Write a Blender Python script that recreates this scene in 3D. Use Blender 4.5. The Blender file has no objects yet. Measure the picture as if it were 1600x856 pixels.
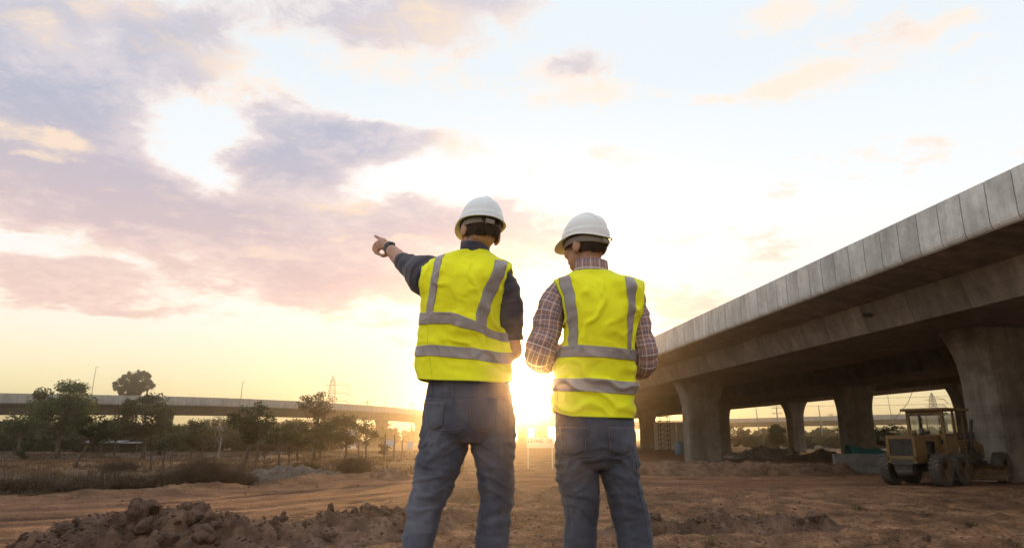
import bpy, bmesh, math, random
import numpy as np
from mathutils import Vector, Matrix
from mathutils.bvhtree import BVHTree

# ------------------------------------------------------------------ camera
sc = bpy.context.scene
COL = sc.collection
F_PX = 1067.0                                   # focal length in pixels of a 1600 wide frame (24 mm)
PITCH = math.atan(255.0 / F_PX)
CAMZ = 1.85
cam_data = bpy.data.cameras.new('camera')
cam_data.sensor_width = 36.0
cam_data.lens = 36.0 * F_PX / 1600.0
cam_data.clip_start = 0.05
cam_data.clip_end = 5000
cam = bpy.data.objects.new('camera', cam_data)
COL.objects.link(cam)
cam.location = (0, 0, CAMZ)
cam.rotation_euler = (math.pi / 2 + PITCH, 0, 0)
sc.camera = cam
sc.render.engine = 'CYCLES'
sc.view_settings.view_transform = 'Standard'
sc.view_settings.look = 'None'
sc.view_settings.gamma = 1.0
sc.view_settings.exposure = 0.84
sc.cycles.use_denoising = True
sc.cycles.adaptive_threshold = 0.02
sc.cycles.max_bounces = 6
sc.cycles.diffuse_bounces = 3
sc.cycles.glossy_bounces = 2
sc.cycles.transmission_bounces = 4
sc.cycles.transparent_max_bounces = 8
sc.cycles.volume_bounces = 0
sc.cycles.caustics_reflective = False
sc.cycles.caustics_refractive = False
sc.cycles.sample_clamp_indirect = 6.0

SP, CP = math.sin(PITCH), math.cos(PITCH)
def ray(px, py):
    a = (px - 800.0) / F_PX
    b = -(py - 428.0) / F_PX
    return a, CP - SP * b, SP + CP * b
def at(px, py, Y):
    a, y, z = ray(px, py)
    return np.array([a / y * Y, Y, CAMZ + z / y * Y])
def proj(p):
    x, y, z = p[..., 0], p[..., 1], p[..., 2] - CAMZ
    d = CP * y + SP * z
    b = (CP * z - SP * y) / d
    return 800 + F_PX * x / d, 428 - F_PX * b

# ------------------------------------------------------------------ sun and sky
SUN_AZ, SUN_EL = math.radians(1.75), math.radians(4.3)
SUN_DIR = Vector((math.sin(SUN_AZ) * math.cos(SUN_EL), math.cos(SUN_AZ) * math.cos(SUN_EL), math.sin(SUN_EL)))
sun_data = bpy.data.lights.new('sun', 'SUN')
sun_data.energy = 5.0
sun_data.angle = math.radians(0.53)
sun_data.color = (1.0, 0.53, 0.18)
sun = bpy.data.objects.new('sun', sun_data)
COL.objects.link(sun)
sun.rotation_euler = SUN_DIR.to_track_quat('Z', 'Y').to_euler()

world = bpy.data.worlds.new('World')
sc.world = world
world.use_nodes = True
def build_world():
    nt = world.node_tree
    N, L = nt.nodes, nt.links
    N.clear()
    def new(t, **kw):
        n = N.new(t)
        for k, v in kw.items():
            setattr(n, k, v)
        return n
    def put(sock, v):
        if isinstance(v, bpy.types.NodeSocket):
            L.new(v, sock)
        else:
            sock.default_value = v
    def M(op, a, b=0.0, c=0.0, clamp=False):
        n = new('ShaderNodeMath', operation=op, use_clamp=clamp)
        put(n.inputs[0], a); put(n.inputs[1], b); put(n.inputs[2], c)
        return n.outputs[0]
    def V(op, a, b=(0, 0, 0), c=(0, 0, 0)):
        n = new('ShaderNodeVectorMath', operation=op)
        put(n.inputs[0], a); put(n.inputs[1], b); put(n.inputs[2], c)
        return n
    def mix(fac, a, b):
        n = new('ShaderNodeMix', data_type='RGBA')
        put(n.inputs[0], fac); put(n.inputs[6], a); put(n.inputs[7], b)
        return n.outputs[2]
    def smooth(v, lo, hi):
        n = new('ShaderNodeMapRange', interpolation_type='SMOOTHSTEP')
        put(n.inputs[0], v); n.inputs[1].default_value = lo; n.inputs[2].default_value = hi
        return n.outputs[0]
    D = new('ShaderNodeTexCoord').outputs['Generated']
    D = V('NORMALIZE', D).outputs[0]
    sep = new('ShaderNodeSeparateXYZ'); L.new(D, sep.inputs[0])
    x, y, z = sep.outputs
    el = M('MULTIPLY', M('ARCSINE', z), 57.29578)
    az = M('MULTIPLY', M('ARCTAN2', x, y), 57.29578)
    # cloud layer coordinates: a flat layer seen in perspective
    zz = M('ADD', M('MAXIMUM', z, 0.0), 0.16)
    lay = new('ShaderNodeCombineXYZ')
    L.new(M('DIVIDE', x, zz), lay.inputs[0]); L.new(M('DIVIDE', y, zz), lay.inputs[1])
    def noise(vec, scale, detail, rough=0.55, dist=0.0):
        n = new('ShaderNodeTexNoise')
        L.new(vec, n.inputs['Vector'])
        n.inputs['Scale'].default_value = scale; n.inputs['Detail'].default_value = detail
        n.inputs['Roughness'].default_value = rough; n.inputs['Distortion'].default_value = dist
        return n
    n_warp = noise(lay.outputs[0], 2.2, 4.0)
    n_fine = noise(lay.outputs[0], 4.5, 9.0, 0.66, 0.25)
    n_big = noise(lay.outputs[0], 0.75, 3.0)
    ang = new('ShaderNodeCombineXYZ'); L.new(az, ang.inputs[0]); L.new(el, ang.inputs[1])
    warp = V('MULTIPLY', V('SUBTRACT', n_warp.outputs['Color'], (0.5, 0.5, 0.5)).outputs[0], (9.0, 6.0, 0.0)).outputs[0]
    warp2 = V('MULTIPLY', V('SUBTRACT', n_fine.outputs['Color'], (0.5, 0.5, 0.5)).outputs[0], (4.5, 2.8, 0.0)).outputs[0]
    P = V('ADD', V('ADD', ang.outputs[0], warp).outputs[0], warp2).outputs[0]
    def blobs(lst):
        tot = None
        for (px, py, rx, ry, w) in lst:
            a, yy, zc = ray(px, py)
            A = math.degrees(math.atan2(a, yy)); E = math.degrees(math.atan2(zc, math.hypot(a, yy)))
            k = math.degrees(1 / F_PX) / (1 + ((px - 800) / F_PX) ** 2 + ((py - 428) / F_PX) ** 2) ** 0.5
            sx, sy = 1 / (rx * k * 1.15), 1 / (ry * k * 1.15)
            d = V('LENGTH', V('MULTIPLY_ADD', P, (sx, sy, 0), (-A * sx, -E * sy, 0)).outputs[0]).outputs['Value']
            n = new('ShaderNodeMapRange', interpolation_type='SMOOTHERSTEP')
            L.new(d, n.inputs[0]); n.inputs[1].default_value = 1.75; n.inputs[2].default_value = 0.15
            n.inputs[3].default_value = 0; n.inputs[4].default_value = w
            tot = n.outputs[0] if tot is None else M('ADD', tot, n.outputs[0])
        return tot
    cloud_src = blobs([
        (90, 80, 190, 105, 1.0), (60, 210, 170, 85, 1.0), (140, 290, 220, 48, 1.05), (300, 330, 130, 28, 0.75),
        (480, 215, 105, 52, 1.1), (610, 215, 80, 26, 0.8), (450, 275, 85, 38, 0.8), (700, 225, 60, 20, .35),
        (600, 30, 240, 42, 0.85), (330, 75, 100, 55, 0.85), (770, 6, 100, 22, 0.5),
        (450, 400, 255, 64, 1.1), (650, 345, 120, 30, 0.9), (810, 365, 120, 26, 0.75), (850, 420, 90, 40, 0.5), (560, 445, 150, 30, 0.6),
        (60, 445, 125, 38, 1.0), (0, 350, 50, 18, 0.6), (230, 497, 90, 11, 0.75), (605, 515, 40, 10, 0.7),
        (905, 100, 70, 22, 0.62), (1370, 50, 80, 26, 0.5), (1205, 380, 50, 8, .55), (1060, 482, 80, 20, 0.7), (1400, 232, 40, 7, .4),
        (330, 200, 100, 62, -0.40), (70, 385, 120, 24, -0.5), (620, 130, 240, 38, -0.5), (700, 275, 90, 36, -0.3)])
    hi_src = blobs([
        (215, 14, 60, 20, 1.0), (60, 48, 55, 18, 1.0), (130, 20, 40, 15, .9), (60, 205, 80, 22, .8), (108, 200, 30, 25, 1.0),
        (45, 240, 22, 9, .9), (740, 48, 170, 32, 1.0), (420, 112, 170, 24, 1.0),
        (430, 390, 55, 9, .9), (518, 355, 18, 8, .9), (400, 337, 40, 9, .8), (150, 257, 70, 9, .6),
        (520, 318, 60, 14, .9), (700, 225, 60, 25, .7), (640, 380, 60, 9, .6)])
    thin_src = blobs([(910, 140, 90, 34, 1.0), (830, 95, 40, 14, .6), (1040, 140, 50, 10, .7), (1120, 146, 52, 12, 1.0), (1340, 75, 130, 40, 1.0), (1230, 10, 110, 22, 1.0), (1480, 20, 60, 20, .6),
        (1225, 113, 52, 11, 1.0), (1270, 95, 60, 14, .7), (1400, 236, 55, 13, .9), (965, 255, 62, 15, .95), (1205, 381, 60, 12, .9), (1240, 293, 30, 6, .7), (1060, 372, 90, 9, .8), (1520, 272, 45, 12, .6),
        (600, 70, 260, 40, .8), (350, 130, 140, 25, .8), (700, 230, 70, 28, .8), (480, 310, 130, 20, .8), (1060, 490, 110, 30, .7), (300, 480, 240, 22, .6), (150, 400, 200, 22, .5), (1520, 65, 30, 8, .6)])
    # clouds outside the framed part carry on as loose noise of the same kind
    out = smooth(M('MAXIMUM', M('SUBTRACT', M('ABSOLUTE', az), 34.0), M('SUBTRACT', el, 36.0)), 0.0, 12.0)
    generic = M('MULTIPLY', smooth(n_big.outputs['Fac'], 0.5, 0.66), out)
    fine = M('MULTIPLY', M('SUBTRACT', n_fine.outputs['Fac'], 0.5), 1.15)
    n_wisp = noise(lay.outputs[0], 15.0, 6.0, 0.65, 0.6)
    fine = M('ADD', fine, M('MULTIPLY', M('SUBTRACT', n_wisp.outputs['Fac'], 0.5), 0.8))
    dens0 = M('ADD', M('ADD', cloud_src, generic), M('MULTIPLY', fine, 1.25))
    dens = smooth(dens0, 0.12, 0.88)
    core = smooth(M('ADD', dens0, M('MULTIPLY', fine, 0.9)), 0.55, 1.75)
    rim = smooth(dens0, 0.25, 0.85)
    # clear sky
    ramp = new('ShaderNodeValToRGB')
    L.new(M('DIVIDE', el, 90.0, clamp=True), ramp.inputs[0])
    stops = [(0.0, (1.0, 0.78, 0.36)), (0.04, (1.0, 0.88, 0.52)), (0.10, (0.99, 0.94, 0.86)), (0.20, (0.905, 0.94, 0.965)),
             (0.33, (0.78, 0.86, 0.92)), (0.50, (0.77, 0.86, 0.94)), (1.0, (0.75, 0.85, 0.96))]
    cr = ramp.color_ramp
    while len(cr.elements) < len(stops):
        cr.elements.new(0.5)
    for e, (p, c) in zip(cr.elements, stops):
        e.position = p; e.color = (c[0], c[1], c[2], 1)
    sky = new('ShaderNodeTexSky', sky_type='NISHITA')
    sky.sun_disc = False
    sky.sun_elevation = SUN_EL
    sky.sun_rotation = SUN_AZ
    sky.air_density = 1.0; sky.dust_density = 2.0; sky.ozone_density = 1.0
    haze_sky = V('SCALE', ramp.outputs[0]); haze_sky.inputs[3].default_value = 5.95
    nis = V('SCALE', sky.outputs[0]); nis.inputs[3].default_value = 0.03
    clear = V('ADD', haze_sky.outputs[0], nis.outputs[0]).outputs[0]
    # cloud colours: mauve grey high up, peach near the horizon, sunlit rims
    up = smooth(el, 8.0, 27.0)
    thick = mix(up, (4.4, 3.05, 2.9, 1), (2.4, 2.65, 3.45, 1))
    midc = mix(up, (5.4, 3.95, 3.4, 1), (4.0, 3.65, 3.95, 1))
    thin = mix(up, (6.2, 4.7, 3.4, 1), (6.0, 4.75, 3.9, 1))
    cl = mix(core, mix(rim, thin, midc), thick)
    cl = mix(M('MULTIPLY', smooth(M('ADD', hi_src, M('MULTIPLY', fine, 3.0)), 0.2, 1.7), 0.8), cl, (6.2, 4.75, 3.4, 1))
    veil = M('MULTIPLY', smooth(M('ADD', thin_src, M('MULTIPLY', fine, 2.4)), 0.22, 1.5), 0.85)
    clear = mix(veil, clear, mix(up, (6.2, 4.8, 3.5, 1), (6.1, 5.0, 4.1, 1)))
    colr = mix(M('MULTIPLY', dens, 0.93), clear, cl)
    # aureole of the low sun
    dt = M('MAXIMUM', V('DOT_PRODUCT', D, tuple(SUN_DIR)).outputs['Value'], 0.0)
    g = M('ADD', M('ADD', M('MULTIPLY', M('POWER', dt, 12000.0), 300.0), M('MULTIPLY', M('POWER', dt, 900.0), 14.0)), M('MULTIPLY', M('POWER', dt, 60.0), 0.7))
    glow = V('SCALE', (1.0, 0.74, 0.34)); L.new(g, glow.inputs[3])
    colr = V('ADD', colr, glow.outputs[0]).outputs[0]
    below = smooth(el, -1.5, 0.0)
    colr = mix(below, (1.6, 1.1, 0.8, 1), colr)
    bg = new('ShaderNodeBackground')
    L.new(colr, bg.inputs[0]); bg.inputs[1].default_value = 0.1
    o = new('ShaderNodeOutputWorld'); L.new(bg.outputs[0], o.inputs[0])
build_world()
world.cycles.sampling_method = 'MANUAL'
world.cycles.sample_map_resolution = 1024

# ------------------------------------------------------------------ helpers
def _hash(i, j, k, seed):
    h = (i.astype(np.int64) * 374761393 + j.astype(np.int64) * 668265263 + k.astype(np.int64) * 1274126177 + seed * 974634777) & 0xFFFFFFFF
    h = ((h ^ (h >> 13)) * 1274126177) & 0xFFFFFFFF
    h = ((h ^ (h >> 16)) * 2246822519) & 0xFFFFFFFF
    return ((h ^ (h >> 15)) & 0xFFFFFF) / float(0xFFFFFF)
def vnoise(P, seed=0):
    P = np.asarray(P, float)
    I = np.floor(P).astype(np.int64); fr = P - I
    fr = fr * fr * fr * (fr * (fr * 6 - 15) + 10)
    r = 0
    for a in (0, 1):
        wa = fr[..., 0] if a else 1 - fr[..., 0]
        for b in (0, 1):
            wb = fr[..., 1] if b else 1 - fr[..., 1]
            for c in (0, 1):
                wc = fr[..., 2] if c else 1 - fr[..., 2]
                r = r + wa * wb * wc * _hash(I[..., 0] + a, I[..., 1] + b, I[..., 2] + c, seed)
    return r * 2 - 1
def fbm(P, octs=4, seed=0, gain=0.5):
    P = np.asarray(P, float); t = 0; a = 1.0; s = 0
    for o in range(octs):
        t = t + a * vnoise(P * (2.03 ** o) + 17.3 * o, seed + o); s += a; a *= gain
    return t / s
def vnoise2(x, y, seed):
    i = np.floor(x).astype(np.int64); j = np.floor(y).astype(np.int64); u = x - i; v = y - j
    u = u * u * u * (u * (u * 6 - 15) + 10); v = v * v * v * (v * (v * 6 - 15) + 10); k = np.int64(0)
    a = _hash(i, j, np.zeros(1, np.int64), seed); b = _hash(i + 1, j, np.zeros(1, np.int64), seed)
    c = _hash(i, j + 1, np.zeros(1, np.int64), seed); d = _hash(i + 1, j + 1, np.zeros(1, np.int64), seed)
    return (a * (1 - u) * (1 - v) + b * u * (1 - v) + c * (1 - u) * v + d * u * v) * 2 - 1
def fbm2(x, y, octs=4, seed=0, gain=0.5):
    t = 0; a = 1.0; s = 0
    for o in range(octs):
        t = t + a * vnoise2(x * (2.03 ** o) + 17.3 * o, y * (2.03 ** o) + 9.1 * o, seed + o); s += a; a *= gain
    return t / s
def sstep(e0, e1, v):
    t = np.clip((v - e0) / (e1 - e0), 0, 1)
    return t * t * (3 - 2 * t)
def crom(vals, t):
    """Catmull-Rom through vals at integer t"""
    vals = np.asarray(vals, float); n = len(vals)
    t = np.clip(t, 0, n - 1 - 1e-9); i = np.floor(t).astype(int); f = t - i
    p0 = vals[np.clip(i - 1, 0, n - 1)]; p1 = vals[i]; p2 = vals[np.clip(i + 1, 0, n - 1)]; p3 = vals[np.clip(i + 2, 0, n - 1)]
    if vals.ndim > 1:
        f = f[..., None]
    return 0.5 * (2 * p1 + (p2 - p0) * f + (2 * p0 - 5 * p1 + 4 * p2 - p3) * f ** 2 + (3 * p1 - p0 - 3 * p2 + p3) * f ** 3)

def mesh_from(name, V, Fc, smooth=False):
    me = bpy.data.meshes.new(name)
    V = np.asarray(V, np.float32)
    if isinstance(Fc, np.ndarray) and Fc.ndim == 2:
        n, k = Fc.shape
        me.vertices.add(len(V)); me.vertices.foreach_set('co', V.ravel())
        me.loops.add(n * k); me.loops.foreach_set('vertex_index', Fc.astype(np.int32).ravel())
        me.polygons.add(n)
        me.polygons.foreach_set('loop_start', np.arange(0, n * k, k, dtype=np.int32))
        me.polygons.foreach_set('loop_total', np.full(n, k, dtype=np.int32))
        me.update(calc_edges=True); me.validate()
    else:
        me.from_pydata([tuple(map(float, v)) for v in V], [], [tuple(int(i) for i in f) for f in Fc]); me.update()
    me.polygons.foreach_set('use_smooth', np.full(len(me.polygons), bool(smooth)))
    return me
def obj(name, me, mat=None, parent=None, loc=None, rot=None):
    o = bpy.data.objects.new(name, me)
    if me is not None and mat is not None and len(me.materials) == 0:
        me.materials.append(mat)
    COL.objects.link(o)
    if parent is not None:
        o.parent = parent
    if loc is not None:
        o.location = tuple(float(c) for c in loc)
    if rot is not None:
        o.rotation_euler = rot
    return o
def tag(o, label=None, cat=None, group=None, kind=None):
    if label: o['label'] = label
    if cat: o['category'] = cat
    if group: o['group'] = group
    if kind: o['kind'] = kind
    return o
def thing(name, loc, label, cat, group=None, rz=0.0):
    o = bpy.data.objects.new(name, None)
    o.empty_display_size = 0.2
    COL.objects.link(o)
    o.location = tuple(float(c) for c in loc); o.rotation_euler = (0, 0, rz)
    return tag(o, label, cat, group)

class MB:
    """collects simple solids into one mesh"""
    def __init__(self):
        self.v = []; self.f = []
    def add(self, V, Fc):
        n = len(self.v)
        self.v += [tuple(map(float, p)) for p in V]
        self.f += [tuple(int(i) + n for i in f) for f in Fc]
        return self
    def box(self, c, s, R=None):
        c = np.array(c, float); h = np.array(s, float) / 2
        P = np.array([[x, y, z] for x in (-1, 1) for y in (-1, 1) for z in (-1, 1)]) * h
        if R is not None:
            P = P @ np.array(R.to_3x3()).T
        return self.add(P + c, [(0, 1, 3, 2), (4, 6, 7, 5), (0, 4, 5, 1), (2, 3, 7, 6), (0, 2, 6, 4), (1, 5, 7, 3)])
    def bar(self, a, b, w, h=None, up=(0, 0, 1)):
        a, b = Vector(a), Vector(b); d = (b - a); L = d.length; d.normalize(); u = Vector(up)
        if abs(d.dot(u)) > 0.98: u = Vector((0, 1, 0))
        s = d.cross(u).normalized(); u = s.cross(d)
        R = Matrix((s, d, u)).transposed()
        return self.box((a + b) / 2, (w, L, h or w), R)
    def tube(self, pts, rad, n=8, cap=True):
        pts = [Vector(p) for p in pts]
        if not hasattr(rad, '__len__'): rad = [rad] * len(pts)
        V = []; ref = None
        for i, p in enumerate(pts):
            d = (pts[min(i + 1, len(pts) - 1)] - pts[max(i - 1, 0)]).normalized()
            if ref is None:
                ref = Vector((1, 0, 0)) if abs(d.x) < 0.8 else Vector((0, 1, 0))
            s = (ref - d * ref.dot(d)).normalized(); ref = s; t = d.cross(s)
            for k in range(n):
                a = 2 * math.pi * k / n
                V.append(p + (s * math.cos(a) + t * math.sin(a)) * rad[i])
        Fc = [(i * n + k, i * n + (k + 1) % n, (i + 1) * n + (k + 1) % n, (i + 1) * n + k) for i in range(len(pts) - 1) for k in range(n)]
        if cap:
            Fc += [tuple(range(n))[::-1], tuple((len(pts) - 1) * n + k for k in range(n))]
        return self.add(V, Fc)
    def prism(self, poly, axis, a, b):
        """poly: 2D outline; axis 0/1/2 is the extrude axis"""
        n = len(poly); V = []
        for t in (a, b):
            for p in poly:
                q = list(p); q.insert(axis, t); V.append(q)
        return self.add(V, [tuple(range(n))[::-1], tuple(range(n, 2 * n))] + [(k, (k + 1) % n, n + (k + 1) % n, n + k) for k in range(n)])
    def lathe(self, prof, c=(0, 0, 0), axis='x', n=24):
        V = []
        for (r, h) in prof:
            for k in range(n):
                a = 2 * math.pi * k / n
                q = (h, r * math.cos(a), r * math.sin(a)) if axis == 'x' else (r * math.cos(a), r * math.sin(a), h)
                V.append((q[0] + c[0], q[1] + c[1], q[2] + c[2]))
        m = len(prof)
        return self.add(V, [(i * n + k, i * n + (k + 1) % n, (i + 1) * n + (k + 1) % n, (i + 1) * n + k) for i in range(m - 1) for k in range(n)] +
                        [tuple(range(n))[::-1], tuple((m - 1) * n + k for k in range(n))])
    def mesh(self, name, smooth=False, fix=True):
        me = mesh_from(name, np.array(self.v), self.f, smooth)
        if fix:
            bm = bmesh.new(); bm.from_mesh(me); bmesh.ops.recalc_face_normals(bm, faces=bm.faces); bm.to_mesh(me); bm.free()
        return me
    def build(self, name, mat, parent=None, smooth=False, loc=None, bevel=0, rot=None):
        o = obj(name, self.mesh(name, smooth), mat, parent, loc, rot)
        if bevel:
            m = o.modifiers.new('bevel', 'BEVEL'); m.width = bevel; m.segments = 2; m.limit_method = 'ANGLE'
        return o

# ------------------------------------------------------------------ materials
def material(name, stops, scale=4.0, rough=0.85, bump=0.0, bscale=30.0, detail=6.0, stretch=(1, 1, 1), big=0.0, bigscale=0.3,
             spec=0.3, metallic=0.0, rnd=0.0, trans=0.0, sheen=0.0, extra=None, coat=0.0, bdist=0.02, coord='Object'):
    m = bpy.data.materials.new(name); m.use_nodes = True
    nt = m.node_tree; N, L = nt.nodes, nt.links
    p = N['Principled BSDF']
    tc = N.new('ShaderNodeTexCoord'); mp = N.new('ShaderNodeMapping'); mp.inputs['Scale'].default_value = stretch
    if rnd:     # every copy gets its own patch of the pattern
        oi0 = N.new('ShaderNodeObjectInfo'); va = N.new('ShaderNodeVectorMath'); va.operation = 'MULTIPLY_ADD'
        L.new(oi0.outputs['Random'], va.inputs[0]); va.inputs[1].default_value = (37.0, 91.0, 13.0); L.new(tc.outputs[coord], va.inputs[2])
        class _Shift: outputs = {coord: va.outputs[0], 'Object': va.outputs[0]}
        tc = _Shift
    L.new(tc.outputs[coord], mp.inputs[0])
    nz = N.new('ShaderNodeTexNoise'); nz.inputs['Scale'].default_value = scale; nz.inputs['Detail'].default_value = detail
    nz.inputs['Roughness'].default_value = 0.6
    L.new(mp.outputs[0], nz.inputs['Vector'])
    cr = N.new('ShaderNodeValToRGB'); e = cr.color_ramp.elements
    while len(e) < len(stops): e.new(0.5)
    lo, hi = 0.3, 0.7
    for i, c in enumerate(stops):
        e[i].position = lo + (hi - lo) * i / max(1, len(stops) - 1); e[i].color = (*c, 1)
    L.new(nz.outputs['Fac'], cr.inputs[0]); col = cr.outputs[0]
    def mul(col, fac):
        mx = N.new('ShaderNodeMix'); mx.data_type = 'RGBA'; mx.blend_type = 'MULTIPLY'; mx.inputs[0].default_value = 1.0
        L.new(col, mx.inputs[6]); L.new(fac, mx.inputs[7]); return mx.outputs[2]
    if big:
        n2 = N.new('ShaderNodeTexNoise'); n2.inputs['Scale'].default_value = bigscale; n2.inputs['Detail'].default_value = 4
        L.new(tc.outputs[coord], n2.inputs['Vector'])
        mr = N.new('ShaderNodeMapRange'); mr.inputs[1].default_value = 0.3; mr.inputs[2].default_value = 0.7
        mr.inputs[3].default_value = 1 - big; mr.inputs[4].default_value = 1 + big * 0.6
        L.new(n2.outputs['Fac'], mr.inputs[0]); col = mul(col, mr.outputs[0])
    if rnd:
        oi = N.new('ShaderNodeObjectInfo'); mr = N.new('ShaderNodeMapRange')
        mr.inputs[3].default_value = 1 - rnd; mr.inputs[4].default_value = 1 + rnd
        L.new(oi.outputs['Random'], mr.inputs[0]); col = mul(col, mr.outputs[0])
    if extra:
        col = extra(N, L, tc, col, mul)
    L.new(col, p.inputs['Base Color'])
    p.inputs['Roughness'].default_value = rough; p.inputs['Specular IOR Level'].default_value = spec
    p.inputs['Metallic'].default_value = metallic; p.inputs['Coat Weight'].default_value = coat; p.inputs['Sheen Weight'].default_value = sheen; p.inputs['Sheen Roughness'].default_value = .35
    if bump:
        nb = N.new('ShaderNodeTexNoise'); nb.inputs['Scale'].default_value = bscale; nb.inputs['Detail'].default_value = 8
        nb.inputs['Roughness'].default_value = 0.65
        L.new(mp.outputs[0], nb.inputs['Vector'])
        b = N.new('ShaderNodeBump'); b.inputs['Strength'].default_value = bump; b.inputs['Distance'].default_value = bdist
        L.new(nb.outputs['Fac'], b.inputs['Height']); L.new(b.outputs[0], p.inputs['Normal'])
    if trans:
        tr = N.new('ShaderNodeBsdfTranslucent'); L.new(col, tr.inputs[0])
        ms = N.new('ShaderNodeMixShader'); ms.inputs[0].default_value = trans
        out = N['Material Output']
        L.new(p.outputs[0], ms.inputs[1]); L.new(tr.outputs[0], ms.inputs[2]); L.new(ms.outputs[0], out.inputs[0])
    return m
# ------------------------------------------------------------------ ground
ROAD = np.array([at(-500, 815, 15.0)[:2], at(-100, 800, 16.8)[:2], at(330, 782, 20.3)[:2], at(660, 752, 28.5)[:2], at(840, 742, 33.0)[:2], at(1100, 748, 30.0)[:2], at(1500, 756, 27.5)[:2], at(2200, 760, 26.0)[:2]])
def road_dist(x, y):
    best = np.full(x.shape, 1e9)
    for i in range(len(ROAD) - 1):
        a, b = ROAD[i], ROAD[i + 1]; d = b - a; L = np.hypot(*d)
        t = np.clip(((x - a[0]) * d[0] + (y - a[1]) * d[1]) / L ** 2, 0, 1)
        sx, sy = x - (a[0] + t * d[0]), y - (a[1] + t * d[1])
        ds = np.hypot(sx, sy) * np.sign(d[0] * sy - d[1] * sx)
        best = np.where(np.abs(ds) < np.abs(best), ds, best)
    return best
RUTS = [[(-3.0, 10.2), (3.5, 12.2), (9.0, 15.6), (15.0, 20.5), (24.0, 24.0)], [(1.0, 9.4), (6.5, 11.2), (12.0, 12.6), (22.0, 14.0)], [(2.0, 19.0), (8.0, 18.2), (16.0, 17.6), (26.0, 18.0)]]
def ridge(x, y, pts, w, h, seed):
    out = np.zeros_like(x)
    for i in range(len(pts) - 1):
        a, b = np.array(pts[i]), np.array(pts[i + 1]); d = b - a; L = np.hypot(*d)
        t = np.clip(((x - a[0]) * d[0] + (y - a[1]) * d[1]) / L ** 2, 0, 1)
        r = np.hypot(x - (a[0] + t * d[0]), y - (a[1] + t * d[1]))
        out = np.maximum(out, h * np.exp(-(r / w) ** 2))
    return out * (0.75 + 0.6 * fbm2(x * 0.9, y * 0.9, 3, seed))
def ground_base(x, y):
    """slow shapes that other things stand on"""
    r = np.hypot(x, np.maximum(np.abs(y + 2) - 2, 0) * np.sign(y + 2))
    knoll = (1.0 - 0.20 * np.clip(x + 0.15, -1.2, 1.2)) * (1 - sstep(3.7, 8.6, np.hypot(x * 0.8, y)))
    z = knoll + 0.25 * np.exp(-(((x - 16.5) / 6.5) ** 2 + ((y - 25.0) / 5.0) ** 2))
    z = z + 0.20 * sstep(26, 34, y) * sstep(-3, -9, x) * (1 - sstep(48, 62, y))
    far = sstep(20, 60, np.hypot(x, y))
    z = z + far * 0.22 * fbm2(x * 0.06, y * 0.06, 3, 5)
    return z
def ground_h(x, y):
    z = ground_base(x, y)
    d = road_dist(x, y)
    on = np.exp(-(d / 4.2) ** 4)
    fade = sstep(5.0, 9.0, np.hypot(x, y))
    rough = 0.05 * fbm2(x * 0.8, y * 0.8, 5, 11) + 0.05 * np.abs(fbm2(x * 2.3, y * 2.3, 4, 23)) + 0.02 * fbm2(x * 7, y * 7, 3, 31)
    z = z + rough * (1 - 0.7 * on) * (0.35 + 0.65 * fade)
    near = (1 - sstep(24, 42, y)) * (1 - on) * (0.15 + 0.85 * sstep(-.15, .35, fbm2(x * 0.45, y * 0.45, 3, 19)))
    z = z + near * fade * (0.32 * bumps(x, y, 0.42, 301) + 0.30 * bumps(x, y, 0.19, 311))
    wob = d + 0.45 * fbm2(x * 0.25, y * 0.25, 3, 41)
    z = z - on * 0.05 * (np.exp(-((wob - 1.6) / 0.35) ** 2) + np.exp(-((wob + 1.3) / 0.4) ** 2) + 0.7 * np.exp(-((wob + 3.0) / 0.3) ** 2) + 0.7 * np.exp(-((wob - 2.9) / 0.3) ** 2))
    z = z + on * 0.02 * np.sin(wob * 11.0) * fbm2(x * 0.4, y * 0.4, 2, 7)
    # wheel ruts crossing the bare ground on the right
    for path in RUTS:
        for i in range(len(path) - 1):
            a, b = path[i], path[i + 1]; dx_, dy_ = b[0] - a[0], b[1] - a[1]; L = math.hypot(dx_, dy_)
            t = ((x - a[0]) * dx_ + (y - a[1]) * dy_) / L ** 2; e = ((x - a[0]) * dy_ - (y - a[1]) * dx_) / L + .12 * fbm2(x * .5, y * .5, 2, 71)
            m = (t >= 0) & (t < 1)
            z = z + m * (-.045 * (np.exp(-((np.abs(e) - .85) / .16) ** 2)) + .028 * np.exp(-((np.abs(e) - 1.12) / .09) ** 2) + .02 * np.exp(-((np.abs(e) - .6) / .08) ** 2)) * (.6 + .6 * fbm2(x * .9, y * .9, 2, 73))
    # verge of the road on the grass side
    z = z + 0.22 * np.exp(-((d - 5.2) / 0.9) ** 2) * sstep(0.0, -6.0, x) * (0.6 + 0.8 * fbm2(x * 0.5, y * 0.5, 3, 77))
    return z
def gz(x, y, full=True):
    f = ground_h if full else ground_base
    return float(f(np.array([float(x)]), np.array([float(y)]))[0])

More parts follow.
